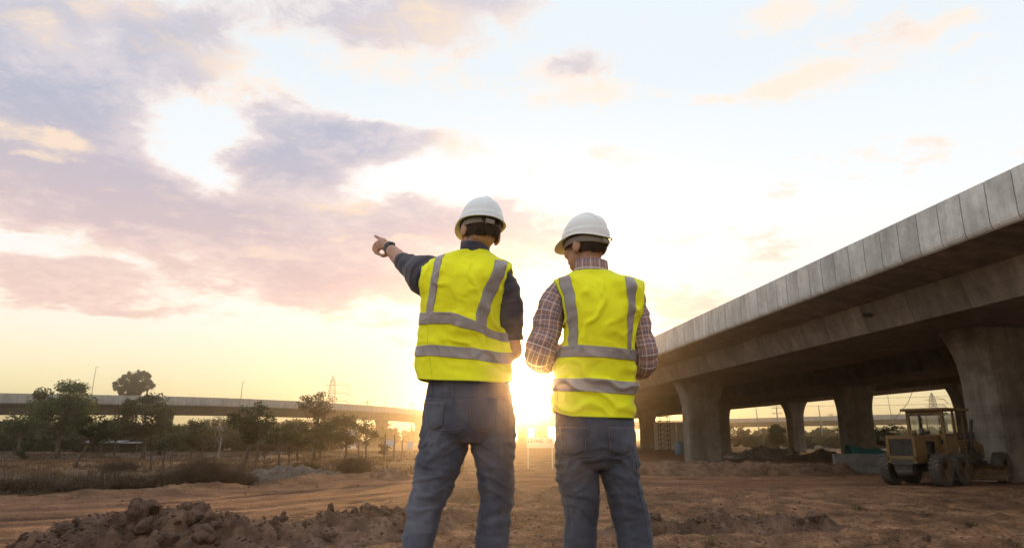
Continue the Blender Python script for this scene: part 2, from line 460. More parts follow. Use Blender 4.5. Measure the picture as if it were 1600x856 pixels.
def bumps(x, y, cell, seed):
    """field of rounded lumps, one per jittered cell"""
    i, j = np.floor(x / cell), np.floor(y / cell); out = np.zeros_like(x); k0 = np.zeros_like(i).astype(np.int64)
    for a in (-1, 0, 1):
        for b in (-1, 0, 1):
            I, J = (i + a).astype(np.int64), (j + b).astype(np.int64)
            cx = (I + _hash(I, J, k0, seed)) * cell; cy = (J + _hash(I, J, k0, seed + 1)) * cell
            r = cell * (0.25 + 0.55 * _hash(I, J, k0, seed + 2) ** 2); an = _hash(I, J, k0, seed + 3) * 3.14; s = 0.6 + 0.8 * _hash(I, J, k0, seed + 4)
            u = (x - cx) * np.cos(an) + (y - cy) * np.sin(an); v = (-(x - cx) * np.sin(an) + (y - cy) * np.cos(an)) * s
            q = np.maximum(np.abs(u), np.abs(v)) * .5 + np.hypot(u, v) * .5
            out = np.maximum(out, r * np.sqrt(np.clip(1 - (q / r) ** 2, 0, 1)) * (0.4 + 0.6 * _hash(I, J, k0, seed + 5)))
    return out
def build_ground():
    ys = np.concatenate([np.linspace(-45, 5.8, 46), 1 / np.linspace(1 / 6.0, 1 / 62.0, 440), np.geomspace(63.5, 600, 60)])
    nx = 640
    u = np.linspace(-1, 1, nx); u = np.sign(u) * (0.8 * np.abs(u) + 0.2 * np.abs(u) ** 3)
    W = 0.92 * np.maximum(np.abs(ys), 8) + 6
    X = u[None, :] * W[:, None]; Y = np.repeat(ys[:, None], nx, 1)
    Z = ground_h(X, Y)
    V = np.stack([X, Y, Z], -1).reshape(-1, 3)
    i = np.arange(len(ys) - 1)[:, None] * nx + np.arange(nx - 1)[None, :]
    Q = np.stack([i, i + 1, i + nx + 1, i + nx], -1).reshape(-1, 4)
    me = mesh_from('ground', V, Q, True)
    d = road_dist(X, Y)
    wob = d + 0.45 * fbm2(X * 0.25, Y * 0.25, 3, 41)
    red = np.exp(-(np.abs(d) / 4.6) ** 4) * (0.75 + 0.5 * fbm2(X * 0.3, Y * 0.3, 3, 3))
    red = np.maximum(red, 0.75 * sstep(30, 40, Y) * sstep(9, 14, X) * (1 - sstep(70, 100, Y)))
    red = np.maximum(red, 0.5 * sstep(22, 27, Y) * sstep(2, 7, X) * (1 - sstep(70, 100, Y)))
    grass = sstep(4.6, 6.5, d) * sstep(0.5, -4.0, X + 0.12 * (Y - 28)) * (0.85 + 0.4 * fbm2(X * 0.3, Y * 0.3, 3, 9))
    grass = np.maximum(grass, sstep(85, 130, Y))
    track = np.exp(-(d / 4.4) ** 4) * (np.exp(-((wob - 1.6) / 0.3) ** 2) + np.exp(-((wob + 1.3) / 0.35) ** 2) + 0.6 * np.exp(-((wob + 2.7) / 0.3) ** 2))
    for nm, arr in (('red_dirt', red), ('dry_grass', grass), ('track', track), ('road_side', d / 10.0)):
        at_ = me.attributes.new(nm, 'FLOAT', 'POINT')
        at_.data.foreach_set('value', np.clip(arr, -5, 5 if nm == 'road_side' else 1).astype(np.float32).ravel())
    m = bpy.data.materials.new('earth'); m.use_nodes = True
    N, L = m.node_tree.nodes, m.node_tree.links
    p = N['Principled BSDF']; p.inputs['Roughness'].default_value = 0.95; p.inputs['Specular IOR Level'].default_value = 0.15
    tc = N.new('ShaderNodeTexCoord')
    def nz(scale, det=8, rough=0.6, vec=None):
        n = N.new('ShaderNodeTexNoise'); n.inputs['Scale'].default_value = scale; n.inputs['Detail'].default_value = det; n.inputs['Roughness'].default_value = rough
        L.new(vec or tc.outputs['Object'], n.inputs['Vector']); return n.outputs['Fac']
    def ramp(fac, stops, lo=0.3, hi=0.7):
        cr = N.new('ShaderNodeValToRGB'); e = cr.color_ramp.elements
        while len(e) < len(stops): e.new(0.5)
        for k, c in enumerate(stops):
            e[k].position = lo + (hi - lo) * k / (len(stops) - 1); e[k].color = (*c, 1)
        L.new(fac, cr.inputs[0]); return cr.outputs[0]
    def attr(nm):
        a = N.new('ShaderNodeAttribute'); a.attribute_name = nm; return a.outputs['Fac']
    def mix(f, a, b, mode='MIX'):
        x = N.new('ShaderNodeMix'); x.data_type = 'RGBA'; x.blend_type = mode
        for s, v in ((x.inputs[0], f), (x.inputs[6], a), (x.inputs[7], b)):
            if isinstance(v, bpy.types.NodeSocket): L.new(v, s)
            else: s.default_value = v
        return x.outputs[2]
    soil = ramp(nz(1.3), [(0.095, 0.052, 0.028), (0.215, 0.112, 0.058), (0.37, 0.20, 0.105)])
    # streaks follow the road
    cmb = N.new('ShaderNodeCombineXYZ'); L.new(attr('road_side'), cmb.inputs[0])
    sp = N.new('ShaderNodeSeparateXYZ'); L.new(tc.outputs['Object'], sp.inputs[0])
    ml = N.new('ShaderNodeMath'); ml.operation = 'MULTIPLY'; L.new(sp.outputs[0], ml.inputs[0]); ml.inputs[1].default_value = 0.02
    L.new(ml.outputs[0], cmb.inputs[1])
    redc = ramp(nz(16, 7, 0.65, cmb.outputs[0]), [(0.12, 0.055, 0.03), (0.25, 0.12, 0.06), (0.37, 0.185, 0.095)])
    grs = ramp(nz(0.9), [(0.055, 0.038, 0.027), (0.10, 0.068, 0.045), (0.085, 0.075, 0.042)])
    c = mix(attr('red_dirt'), soil, redc)
    c = mix(attr('dry_grass'), c, grs)
    c = mix(attr('track'), c, (0.10, 0.05, 0.035, 1))
    fine = ramp(nz(14, 6), [(0.5,) * 3, (0.95,) * 3, (1.4,) * 3], 0.34, 0.66)
    c = mix(1.0, c, fine, 'MULTIPLY')
    c = mix(1.0, c, ramp(nz(0.33, 5), [(0.66,) * 3, (1.0,) * 3, (1.22,) * 3], 0.36, 0.64), 'MULTIPLY')
    spk = ramp(nz(70, 3), [(0.75,) * 3, (1.0,) * 3, (1.25,) * 3], 0.35, 0.65)
    c = mix(1.0, c, spk, 'MULTIPLY')
    L.new(c, p.inputs['Base Color'])
    b1 = N.new('ShaderNodeBump'); b1.inputs['Strength'].default_value = 0.9; b1.inputs['Distance'].default_value = 0.09; L.new(nz(9, 9, 0.7), b1.inputs['Height'])
    L.new(b1.outputs[0], p.inputs['Normal'])
    o = obj('ground', me, m); tag(o, kind='structure')
    return o
ground = build_ground()

# ------------------------------------------------------------------ earth heaps and clods
MAT_CLOD = material('clod_earth', [(0.065, 0.038, 0.026), (0.14, 0.084, 0.058), (0.23, 0.146, 0.104)], 7, 0.95, 0.9, 26, big=0.35, bigscale=1.5, rnd=0.18, bdist=0.03)
MAT_HEAP = material('heap_earth', [(0.07, 0.04, 0.027), (0.15, 0.087, 0.057), (0.25, 0.152, 0.102)], 3.0, 0.95, 1.0, 14, big=0.3, bigscale=0.7, bdist=0.05)
MAT_HEAP_RED = material('red_heap_earth', [(0.08, 0.044, 0.025), (0.165, 0.092, 0.052), (0.24, 0.142, 0.082)], 3.0, 0.95, 1.0, 14, big=0.3, bigscale=0.7, bdist=0.05)
def heap(name, pts, w, hts, label, mat, res=0.06, lump=0.16, seed=1, cat='earth heap'):
    """long heap of loose earth: a height field that dives below the ground at its rim; pts are the crest"""
    pts = np.array(pts, float); hts = np.array(hts, float)
    x0, x1 = pts[:, 0].min() - 2.2 * w, pts[:, 0].max() + 2.2 * w; y0, y1 = pts[:, 1].min() - 2.2 * w, pts[:, 1].max() + 2.2 * w
    nx, ny = int((x1 - x0) / res) + 2, int((y1 - y0) / res) + 2
    X, Y = np.meshgrid(np.linspace(x0, x1, nx), np.linspace(y0, y1, ny))
    Hh = np.full(X.shape, -0.3)
    for i in range(len(pts) - 1):
        a, b = pts[i], pts[i + 1]; d = b - a; L = np.hypot(*d)
        t = np.clip(((X - a[0]) * d[0] + (Y - a[1]) * d[1]) / L ** 2, 0, 1)
        r = np.hypot(X - (a[0] + t * d[0]), Y - (a[1] + t * d[1])) / (w * (0.8 + 0.5 * fbm2(X * 0.7, Y * 0.7, 2, seed + 3)))
        h = hts[i] * (1 - t) + hts[i + 1] * t
        Hh = np.maximum(Hh, (h + 0.10) * np.exp(-r ** 2 * 1.6) - 0.10)
    inside = sstep(-0.06, 0.15, Hh)
    bl = np.abs(fbm2(X * 2.2, Y * 2.2, 5, seed)); cl_ = min(1.0, .045 / res + .35)
    Z = ground_base(X, Y) + Hh + inside * (lump * (bl - 0.15) * 1.1 + cl_ * (0.9 * bumps(X, Y, .36, seed + 50) + .85 * bumps(X, Y, .17, seed + 60) + .8 * bumps(X, Y, .085, seed + 70)) + lump * .10 * fbm2(X * 9, Y * 9, 4, seed + 20))
    keep = Hh > -0.098
    V = np.stack([X, Y, Z], -1).reshape(-1, 3)
    i = np.arange(ny - 1)[:, None] * nx + np.arange(nx - 1)[None, :]
    Q = np.stack([i, i + 1, i + nx + 1, i + nx], -1).reshape(-1, 4)
    ok = keep.ravel()[Q].any(1); Q = Q[ok]
    used = np.unique(Q); mp = np.full(len(V), -1); mp[used] = np.arange(len(used))
    base = np.array([V[used, 0].mean(), V[used, 1].mean(), 0.0])
    o = obj(name, mesh_from(name, V[used] - base, mp[Q], True), mat, None, base)
    tag(o, label, cat)
    def top(x, y):
        i_ = int(np.clip(round((x - x0) / (x1 - x0) * (nx - 1)), 0, nx - 1)); j_ = int(np.clip(round((y - y0) / (y1 - y0) * (ny - 1)), 0, ny - 1)); return float(Z[j_, i_]) if Hh[j_, i_] > -.09 else -9.0
    return top
def clod_mesh(seed, sub=4, rough=0.30):
    bm = bmesh.new(); bmesh.ops.create_icosphere(bm, subdivisions=sub, radius=1.0)
    P = np.array([v.co[:] for v in bm.verts])
    rs = np.random.RandomState(seed)
    # a few flat broken faces
    for k in range(16):
        n = rs.normal(size=3); n /= np.linalg.norm(n); dcut = rs.uniform(0.58, 0.92)
        s = P @ n; P = P - np.outer(np.maximum(s - dcut, 0) * 0.97, n)
    nrm = P / np.linalg.norm(P, axis=1)[:, None]
    P = P + nrm * (rough * fbm(P * 1.2 + seed * 7.7, 2, seed) + 0.20 * (0.3 - np.abs(fbm(P * 2.6 + seed, 4, seed + 5))) + 0.10 * (0.3 - np.abs(fbm(P * 7 + seed, 3, seed + 8))))[:, None]
    P *= np.array([1.0, 0.85, 0.75])
    for v, c in zip(bm.verts, P): v.co = c
    me = bpy.data.meshes.new('clod'); bm.to_mesh(me); bm.free()
    me.polygons.foreach_set('use_smooth', np.full(len(me.polygons), True)); me.materials.append(MAT_CLOD)
    return me
CLODS = [clod_mesh(s) for s in range(8)]

def px2xy(px, Y):
    return float(at(px, 700, Y)[0]), float(Y)
# big brown heap lower left
hl = [(30, 11.3), (110, 11.8), (200, 12.6), (290, 12.7), (400, 12.4), (520, 13.4), (640, 15.2), (700, 16.5)]
top_l = heap('earth_heap', [px2xy(p, Y) for p, Y in hl], 1.25, [0.05, 0.24, 0.45, 0.46, 0.27, 0.27, 0.33, 0.1],
             'long lumpy brown earth heap with large clods beside the dirt road, lower left', MAT_HEAP, 0.033, 0.20, 3)
named = [(218, 800, 12.3, 0.30, 'largest rough clod topping the left brown heap'), (240, 788, 12.5, 0.20, 'pointed clod standing highest on the left brown heap'),
         (289, 792, 12.5, 0.17, 'dark pointed clod on the heap crest right of the largest clods'), (302, 806, 12.2, 0.19, 'round pale brown clod on the heap just below the dark pointed clod'),
         (332, 806, 12.2, 0.21, 'rough dark clod at the right end of the heap crest'), (338, 818, 11.9, 0.14, 'smooth brown clod below the right end of the crest'),
         (322, 834, 11.4, 0.24, 'big rounded clod low on the near face of the heap'), (102, 820, 11.7, 0.19, 'blunt clod standing alone on the left part of the heap'),
         (225, 817, 12.0, 0.20, 'broad clod under the largest clod of the heap'), (120, 812, 11.9, 0.10, 'small clod at the right of the blunt lone clod'),
         (262, 838, 11.3, 0.20, 'reddish clod at the foot of the heap near the lower edge'), (553, 796, 14.3, 0.13, 'clod on the low crest left of the pointing worker'),
         (600, 798, 14.6, 0.20, 'broad flat clod beside the pointing workers left knee'), (575, 794, 14.7, 0.14, 'small blocky clod on the low crest near the pointing worker'),
         (420, 816, 12.9, 0.12, 'blocky clod midway along the low part of the heap'), (442, 820, 12.7, 0.13, 'rounded clod right of the blocky clod on the low heap')]
rng = random.Random(4)
for i, (px, py, Y, r, lb) in enumerate(named):
    p = at(px, py, Y); r *= .82
    o = obj('earth_clod', CLODS[i % 8], None, None, (p[0], Y, max(p[2] - .03, top_l(p[0], Y) + 0.15 * r)), (rng.uniform(0, 6), rng.uniform(-.5, .5), rng.uniform(0, 6)))
    o.scale = (r * 1.05, r, r * rng.uniform(0.85, 1.15)); tag(o, lb, 'clod', 'clods on the left heap')
for i in range(150):
    t = rng.random() * (len(hl) - 1); k = int(t); f = t - k
    px = hl[k][0] * (1 - f) + hl[k + 1][0] * f; Y = hl[k][1] * (1 - f) + hl[k + 1][1] * f + rng.gauss(-0.25, 0.75)
    x = px2xy(px, Y)[0]; r = rng.choice([0.03, 0.035, 0.04, 0.05, 0.06, 0.08, 0.11])
    o = obj('earth_clod', CLODS[rng.randrange(8)], None, None, (x, Y, max(top_l(x, Y), gz(x, Y)) + 0.2 * r), (rng.uniform(0, 6), rng.uniform(0, 6), rng.uniform(0, 6)))
    o.scale = (r * rng.uniform(.8, 1.2), r, r * rng.uniform(.7, 1.1)); tag(o, 'fist sized brown clod lying loose among others on the left heap', 'clod', 'small clods strewn over the left heap')
# low ridge right of the right-hand worker
hr = [(985, 14.0), (1060, 14.3), (1150, 14.4), (1240, 14.6), (1300, 15.0)]
top_r = heap('earth_ridge', [px2xy(p, Y) for p, Y in hr], 0.8, [0.20, 0.16, 0.20, 0.20, 0.04], 'low ridge of dug brown earth in front of the bridge, right of the workers', MAT_HEAP, 0.033, 0.14, 12)
for (px, Y, r, lb) in [(1257, 14.6, 0.17, 'largest clod on the right end of the low ridge'), (1240, 14.5, 0.10, 'clod touching the largest clod of the low ridge'), (1088, 14.2, 0.13, 'clod near the middle of the low ridge'),
                       (1020, 14.0, 0.12, 'clod at the worker end of the low ridge'), (1278, 14.8, 0.09, 'last small clod at the far right of the low ridge'), (1430, 12.7, 0.09, 'lone clod on bare ground right of the low ridge')]:
    x = px2xy(px, Y)[0]
    o = obj('earth_clod', CLODS[rng.randrange(8)], None, None, (x, Y, max(top_r(x, Y) if px < 1350 else -9, gz(x, Y)) + 0.4 * r), (rng.uniform(0, 6), rng.uniform(0, 6), rng.uniform(0, 6)))
    o.scale = (r, r, r); tag(o, lb, 'clod')
heap('earth_bank', [px2xy(p, Y) for p, Y in [(930, 37), (1040, 36), (1180, 35.5), (1310, 36)]], 1.6, [0.5, 0.55, 0.55, 0.4], 'long dark earth bank under the bridge in front of the nearest full pier', MAT_HEAP_RED, 0.16, 0.22, 31, 'earth bank')
heap('earth_heap', [px2xy(p, Y) for p, Y in [(690, 21.5), (740, 21.0), (850, 21.0), (930, 22)]], 1.2, [0.15, 0.2, 0.25, 0.15], 'low reddish earth heap seen between and beyond the workers legs', MAT_HEAP_RED, 0.07, 0.14, 37)
heap('earth_heap', [px2xy(p, Y) for p, Y in [(590, 32.0), (612, 31.6), (632, 32.2)]], 0.9, [0.25, 0.42, 0.2], 'small dark heap on the far road edge beside the pointing worker', MAT_HEAP, 0.09, 0.16, 41)
heap('rubble_heap', [px2xy(p, Y) for p, Y in [(400, 31.5), (440, 31.0), (480, 31.5), (520, 32)]], 1.5, [0.1, 0.35, 0.3, 0.1], 'pale grey rubble heap in dry grass beyond the dirt road', material('rubble', [(0.06, 0.045, 0.035), (0.10, 0.078, 0.062), (0.16, 0.13, 0.108)], 6, 0.9, 0.9, 14), 0.09, 0.25, 45, 'rubble heap')
heap('debris_heap', [px2xy(p, Y) for p, Y in [(1150, 66), (1190, 68), (1235, 70)]], 2.0, [0.3, 0.9, 0.5], 'pale heap of rubble and boards under the bridge behind the nearest full pier', material('debris', [(0.12, 0.09, 0.07), (0.25, 0.2, 0.16), (0.45, 0.4, 0.36)], 2.5, 0.9, 0.9, 8), 0.2, 0.5, 47, 'debris')
heap('earth_heap', [px2xy(p, Y) for p, Y in [(1262, 66), (1280, 64), (1300, 63)]], 1.2, [0.2, 0.7, 0.5], 'dark pointed earth heap beside a slim pier far under the bridge', MAT_HEAP, 0.16, 0.4, 51)

# crumbs of earth, uncountable
gz0 = lambda x, y: 0.0
def crumbs():
    rs = np.random.RandomState(8); V = []; Q = []
    ico = bmesh.new(); bmesh.ops.create_icosphere(ico, subdivisions=1, radius=1.0)
    base = np.array([v.co[:] for v in ico.verts]); fc = np.array([[v.index for v in f.verts] for f in ico.faces]); ico.free()
    n = 7000
    Y = 1 / rs.uniform(1 / 34.0, 1 / 9.5, n); X = rs.uniform(-0.80, 0.80, n) * Y
    dens = fbm2(X * 0.5, Y * 0.5, 3, 61)
    keep = (np.abs(road_dist(X, Y)) > 3.5) & (dens > -0.12) | (rs.rand(n) < 0.12)
    X, Y = X[keep], Y[keep]; Z = ground_h(X, Y); n = len(X)
    s = 0.006 + 0.020 * rs.rand(n) ** 4.0 * (1 + Y / 16)
    hx = []
    for q in range(4200):
        t = rs.rand() * (len(hl) - 1); k = int(t); f = t - k; yy = hl[k][1] * (1 - f) + hl[k + 1][1] * f + rs.normal() * .8 - .2; xx = px2xy(hl[k][0] * (1 - f) + hl[k + 1][0] * f, yy)[0]; hx.append((xx, yy, max(top_l(xx, yy), gz0(xx, yy))))
    for q in range(1800):
        t = rs.rand() * (len(hr) - 1); k = int(t); f = t - k; yy = hr[k][1] * (1 - f) + hr[k + 1][1] * f + rs.normal() * .6; xx = px2xy(hr[k][0] * (1 - f) + hr[k + 1][0] * f, yy)[0]; hx.append((xx, yy, max(top_r(xx, yy), gz0(xx, yy))))
    hx = np.array(hx); X = np.concatenate([X, hx[:, 0]]); Y = np.concatenate([Y, hx[:, 1]]); Z = np.concatenate([Z, hx[:, 2]]); s = np.concatenate([s, .008 + .026 * rs.rand(len(hx)) ** 2.5]); n = len(X)
    for k in range(n):
        b = base * (1 + rs.uniform(-.35, .35, (len(base), 1))) * s[k] * np.array([1, 1, .7])
        V.append(b + np.array([X[k], Y[k], Z[k] + s[k] * .3])); Q.append(fc + k * len(base))
    o = obj('loose_crumbs', mesh_from('loose_crumbs', np.concatenate(V), np.concatenate(Q)), MAT_CLOD)
    tag(o, 'loose crumbs of earth scattered over the bare ground', 'earth crumbs', kind='stuff')
crumbs()
# ------------------------------------------------------------------ the big bridge on the right
BU = np.array([-0.10246, 0.99474]); BV = np.array([0.99474, 0.10246])
BRZ = math.atan2(-BU[0], BU[1])          # local +Y runs along the bridge, +X across
def conc_stain(N, L, tc, col, mul):
    mp = N.new('ShaderNodeMapping'); mp.inputs['Scale'].default_value = (1.2, 1.2, 0.12); L.new(tc.outputs['Object'], mp.inputs[0])
    n = N.new('ShaderNodeTexNoise'); n.inputs['Scale'].default_value = 2.2; n.inputs['Detail'].default_value = 7; L.new(mp.outputs[0], n.inputs['Vector'])
    mr = N.new('ShaderNodeMapRange'); mr.inputs[1].default_value = 0.38; mr.inputs[2].default_value = 0.62; mr.inputs[3].default_value = 0.80; mr.inputs[4].default_value = 1.06
    L.new(n.outputs['Fac'], mr.inputs[0]); return mul(col, mr.outputs[0])
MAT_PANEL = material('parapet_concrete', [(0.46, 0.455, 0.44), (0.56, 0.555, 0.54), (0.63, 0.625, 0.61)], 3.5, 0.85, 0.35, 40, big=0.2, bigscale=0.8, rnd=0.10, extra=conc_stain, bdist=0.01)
def board_lines(width, row, a, b):
    def f(N, L, tc, col, mul):
        col = conc_stain(N, L, tc, col, mul)
        sp = N.new('ShaderNodeSeparateXYZ'); L.new(tc.outputs['Object'], sp.inputs[0]); ad = N.new('ShaderNodeMath'); ad.operation = 'ADD'
        L.new(sp.outputs[b[0]], ad.inputs[0]); L.new(sp.outputs[b[1]], ad.inputs[1])
        cb = N.new('ShaderNodeCombineXYZ'); L.new(sp.outputs[a], cb.inputs[0]); L.new(ad.outputs[0], cb.inputs[1])
        br = N.new('ShaderNodeTexBrick'); br.inputs['Scale'].default_value = 1.0; br.inputs['Brick Width'].default_value = width; br.inputs['Row Height'].default_value = row
        br.inputs['Mortar Size'].default_value = .012; br.inputs['Mortar Smooth'].default_value = .3; br.inputs['Color1'].default_value = (1, 1, 1, 1); br.inputs['Color2'].default_value = (.88, .88, .88, 1); br.inputs['Mortar'].default_value = (.68, .66, .64, 1)
        L.new(cb.outputs[0], br.inputs['Vector']); return mul(col, br.outputs['Color'])
    return f
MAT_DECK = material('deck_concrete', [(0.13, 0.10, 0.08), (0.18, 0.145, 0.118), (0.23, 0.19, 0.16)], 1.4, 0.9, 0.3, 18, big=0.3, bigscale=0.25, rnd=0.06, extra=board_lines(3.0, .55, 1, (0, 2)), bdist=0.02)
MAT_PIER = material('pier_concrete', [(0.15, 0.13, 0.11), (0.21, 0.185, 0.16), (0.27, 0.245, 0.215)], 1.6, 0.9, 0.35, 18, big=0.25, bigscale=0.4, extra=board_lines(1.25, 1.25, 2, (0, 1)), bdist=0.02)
def deck_profile(D0, D1, boxes, ztop=8.15, zedge=7.86, zweb=7.5, zsof=6.3):
    pts = [(D0, ztop), (D0, zedge)]
    for (a, b) in boxes:
        pts += [(a, zweb), (a + 0.35, zsof), (b - 0.35, zsof), (b, zweb)]
    pts += [(D1, zedge), (D1, ztop)]
    return pts
def inset(pr, d):
    out = []; n = len(pr)
    for i in range(n):
        p0, p1, p2 = np.array(pr[i - 1]), np.array(pr[i]), np.array(pr[(i + 1) % n])
        e1 = (p1 - p0) / np.linalg.norm(p1 - p0); e2 = (p2 - p1) / np.linalg.norm(p2 - p1)
        n1 = np.array([-e1[1], e1[0]]); n2 = np.array([-e2[1], e2[0]]); m = n1 + n2; m /= np.linalg.norm(m)
        out.append(tuple(p1 + m * d / max(0.4, m @ n1)))
    return out
def ring_extrude(profile, stations, frame):
    """profile (D,z) swept through stations; frame(t) -> function(D,z)->xyz"""
    n = len(profile); V = []
    for t in stations:
        fr = frame(t)
        V += [fr(d, z) for d, z in profile]
    m = len(stations)
    Fc = [(i * n + k, i * n + (k + 1) % n, (i + 1) * n + (k + 1) % n, (i + 1) * n + k) for i in range(m - 1) for k in range(n)]
    Fc += [tuple(range(n)), tuple((m - 1) * n + k for k in range(n))[::-1]]
    return V, Fc
def prof_mesh(name, profile, t0, t1, bevel=False):
    return MB().add(*ring_extrude(profile, [t0, t1], lambda t: (lambda d, z: (d, t, z)))).mesh(name)
PANEL_PROF = [(16.2, 9.37), (16.45, 9.37), (16.45, 7.90), (16.40, 7.865), (16.32, 7.86), (16.26, 7.90), (16.215, 7.98), (16.2, 8.1)]
def pier_mesh(w, dpt, h, flare, name='pier'):
    """rounded oblong shaft, flaring sideways under the deck, with shallow pour joints"""
    m = MB(); zs = []; 
    for k in range(4):
        z0 = k * (h - 2.6) / 4; z1 = (k + 1) * (h - 2.6) / 4
        zs += [(z0, 0), (z1 - 0.03, 0), (z1 - 0.015, 0.012), (z1, 0)] if k < 3 else [(z0, 0), (z1, 0)]
    rings = []
    for z, g in [(-0.6, 0)] + zs + [(h - 2.6 + 2.6 * t, 0) for t in (0.15, .3, .45, .6, .72, .82, .9, .96, 1.0)]:
        t = max(0, (z - (h - 2.6)) / 2.6)
        ww = w / 2 + flare * t ** 2.4 - g; dd = dpt / 2 - g; c = 0.22
        rings.append([(-ww + c, -dd, z), (-ww / 3, -dd, z), (-ww / 3 + .03, -dd + .03, z), (-ww / 3 + .06, -dd, z), (ww / 3 - .06, -dd, z), (ww / 3 - .03, -dd + .03, z), (ww / 3, -dd, z), (ww - c, -dd, z), (ww - c * .3, -dd + c * .3, z), (ww, -dd + c, z), (ww, dd - c, z), (ww - c * .3, dd - c * .3, z), (ww - c, dd, z), (-ww + c, dd, z), (-ww + c * .3, dd - c * .3, z), (-ww, dd - c, z), (-ww, -dd + c, z), (-ww + c * .3, -dd + c * .3, z)])
    n = len(rings[0]); V = [p for r in rings for p in r]
    Fc = [(i * n + k, i * n + (k + 1) % n, (i + 1) * n + (k + 1) % n, (i + 1) * n + k) for i in range(len(rings) - 1) for k in range(n)] + [tuple((len(rings) - 1) * n + k for k in range(n))]
    me = m.add(V, Fc).mesh(name); me.materials.append(MAT_PIER); return me

def build_right_bridge():
    P1 = deck_profile(16.45, 28.6, [(18.3, 25.4)])
    P2 = deck_profile(28.9, 50.4, [(32.6, 38.6), (42.4, 48.0)])
    specs = [('overpass', P1, 3.0, 'long concrete overpass with panelled pale parapet crossing the right side'),
             ('overpass', P2, 4.0, 'second concrete deck running behind and beside the panelled overpass, far side')]
    T0, T1, T_END = -14.0, 112.0, 420.0
    for idx, (nm, pr, seg, lb) in enumerate(specs):
        root = thing(nm, (0, 0, 0), lb, 'bridge', 'bridge decks', BRZ)
        obj('deck_light_block', prof_mesh('deck_light_block', inset(pr, 0.025), T0 - 20, T_END), MAT_DECK, root)  # added inner fill, keeps light from leaking through the segment gaps
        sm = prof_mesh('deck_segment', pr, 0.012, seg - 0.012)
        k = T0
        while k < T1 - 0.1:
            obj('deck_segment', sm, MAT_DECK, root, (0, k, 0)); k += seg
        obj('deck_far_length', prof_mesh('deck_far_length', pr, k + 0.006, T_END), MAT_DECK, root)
        if idx == 0:
            me = prof_mesh('parapet_panel', PANEL_PROF, 0.02, 1.0)
            pk = -10.0 + 0.38
            while pk < 74:
                o = obj('parapet_panel', me, MAT_PANEL, root, (0, pk, 0))
                o.location.x = rng.uniform(-0.004, 0.004); pk += 1.02
            m = MB()
            while pk < 300:
                V, Fc = ring_extrude(PANEL_PROF, [pk + 0.02, pk + 1.0], lambda t: (lambda d, z: (d, t, z))); m.add(V, Fc); pk += 1.02
            tag(m.build('parapet_far_panels', MAT_PANEL, root), kind='stuff')
            # backing strip behind the joints and the far-side parapet
            MB().box((16.40, 145, 8.62), (0.07, 330, 1.4)).build('parapet_backing', material('joint_dark', [(0.05, 0.05, 0.05), (0.07, 0.07, 0.07)], 3), root)
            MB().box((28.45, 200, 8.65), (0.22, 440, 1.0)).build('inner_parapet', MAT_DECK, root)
            rows = [(26.9, 23.95, 3.0, 2.0), (55.6, 21.4, 2.7, 1.8), (86.0, 21.4, 2.7, 1.8), (117.0, 21.4, 2.7, 1.8), (148.0, 21.4, 2.7, 1.8), (180.0, 21.4, 2.7, 1.8), (215, 21.4, 2.7, 1.8)]
            # drain pipe in the web
            m = MB(); m.lathe([(0.09, 0), (0.09, 0.5), (0.0, 0.5)], (18.35, 0, 0), 'x', 12)
            m.build('drain_hole', material('drain_dark', [(0.02, 0.02, 0.02), (0.03, 0.03, 0.03)], 3), root, loc=(-0.28, 27.4, 7.0))
        else:
            MB().box((29.1, 200, 8.65), (0.22, 440, 1.0)).build('inner_parapet', MAT_DECK, root)
            MB().box((50.25, 200, 8.65), (0.25, 440, 1.2)).build('outer_parapet', MAT_DECK, root)
            rows = [(58.4, 36.6, 2.5, 1.7), (89.0, 36.6, 2.5, 1.7), (56.0, 45.6, 1.8, 1.5), (86.0, 45.6, 1.8, 1.5), (121.0, 36.6, 2.5, 1.7), (120.0, 45.6, 1.8, 1.5), (150.0, 36.6, 2.5, 1.7), (150.0, 45.6, 1.8, 1.5), (27.0, 45.6, 1.8, 1.5)]
        cache = {}
        for (t, D, w, dp) in rows:
            if (w, dp) not in cache: cache[(w, dp)] = pier_mesh(w, dp, 6.32, 0.75)
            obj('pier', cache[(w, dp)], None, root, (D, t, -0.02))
build_right_bridge()

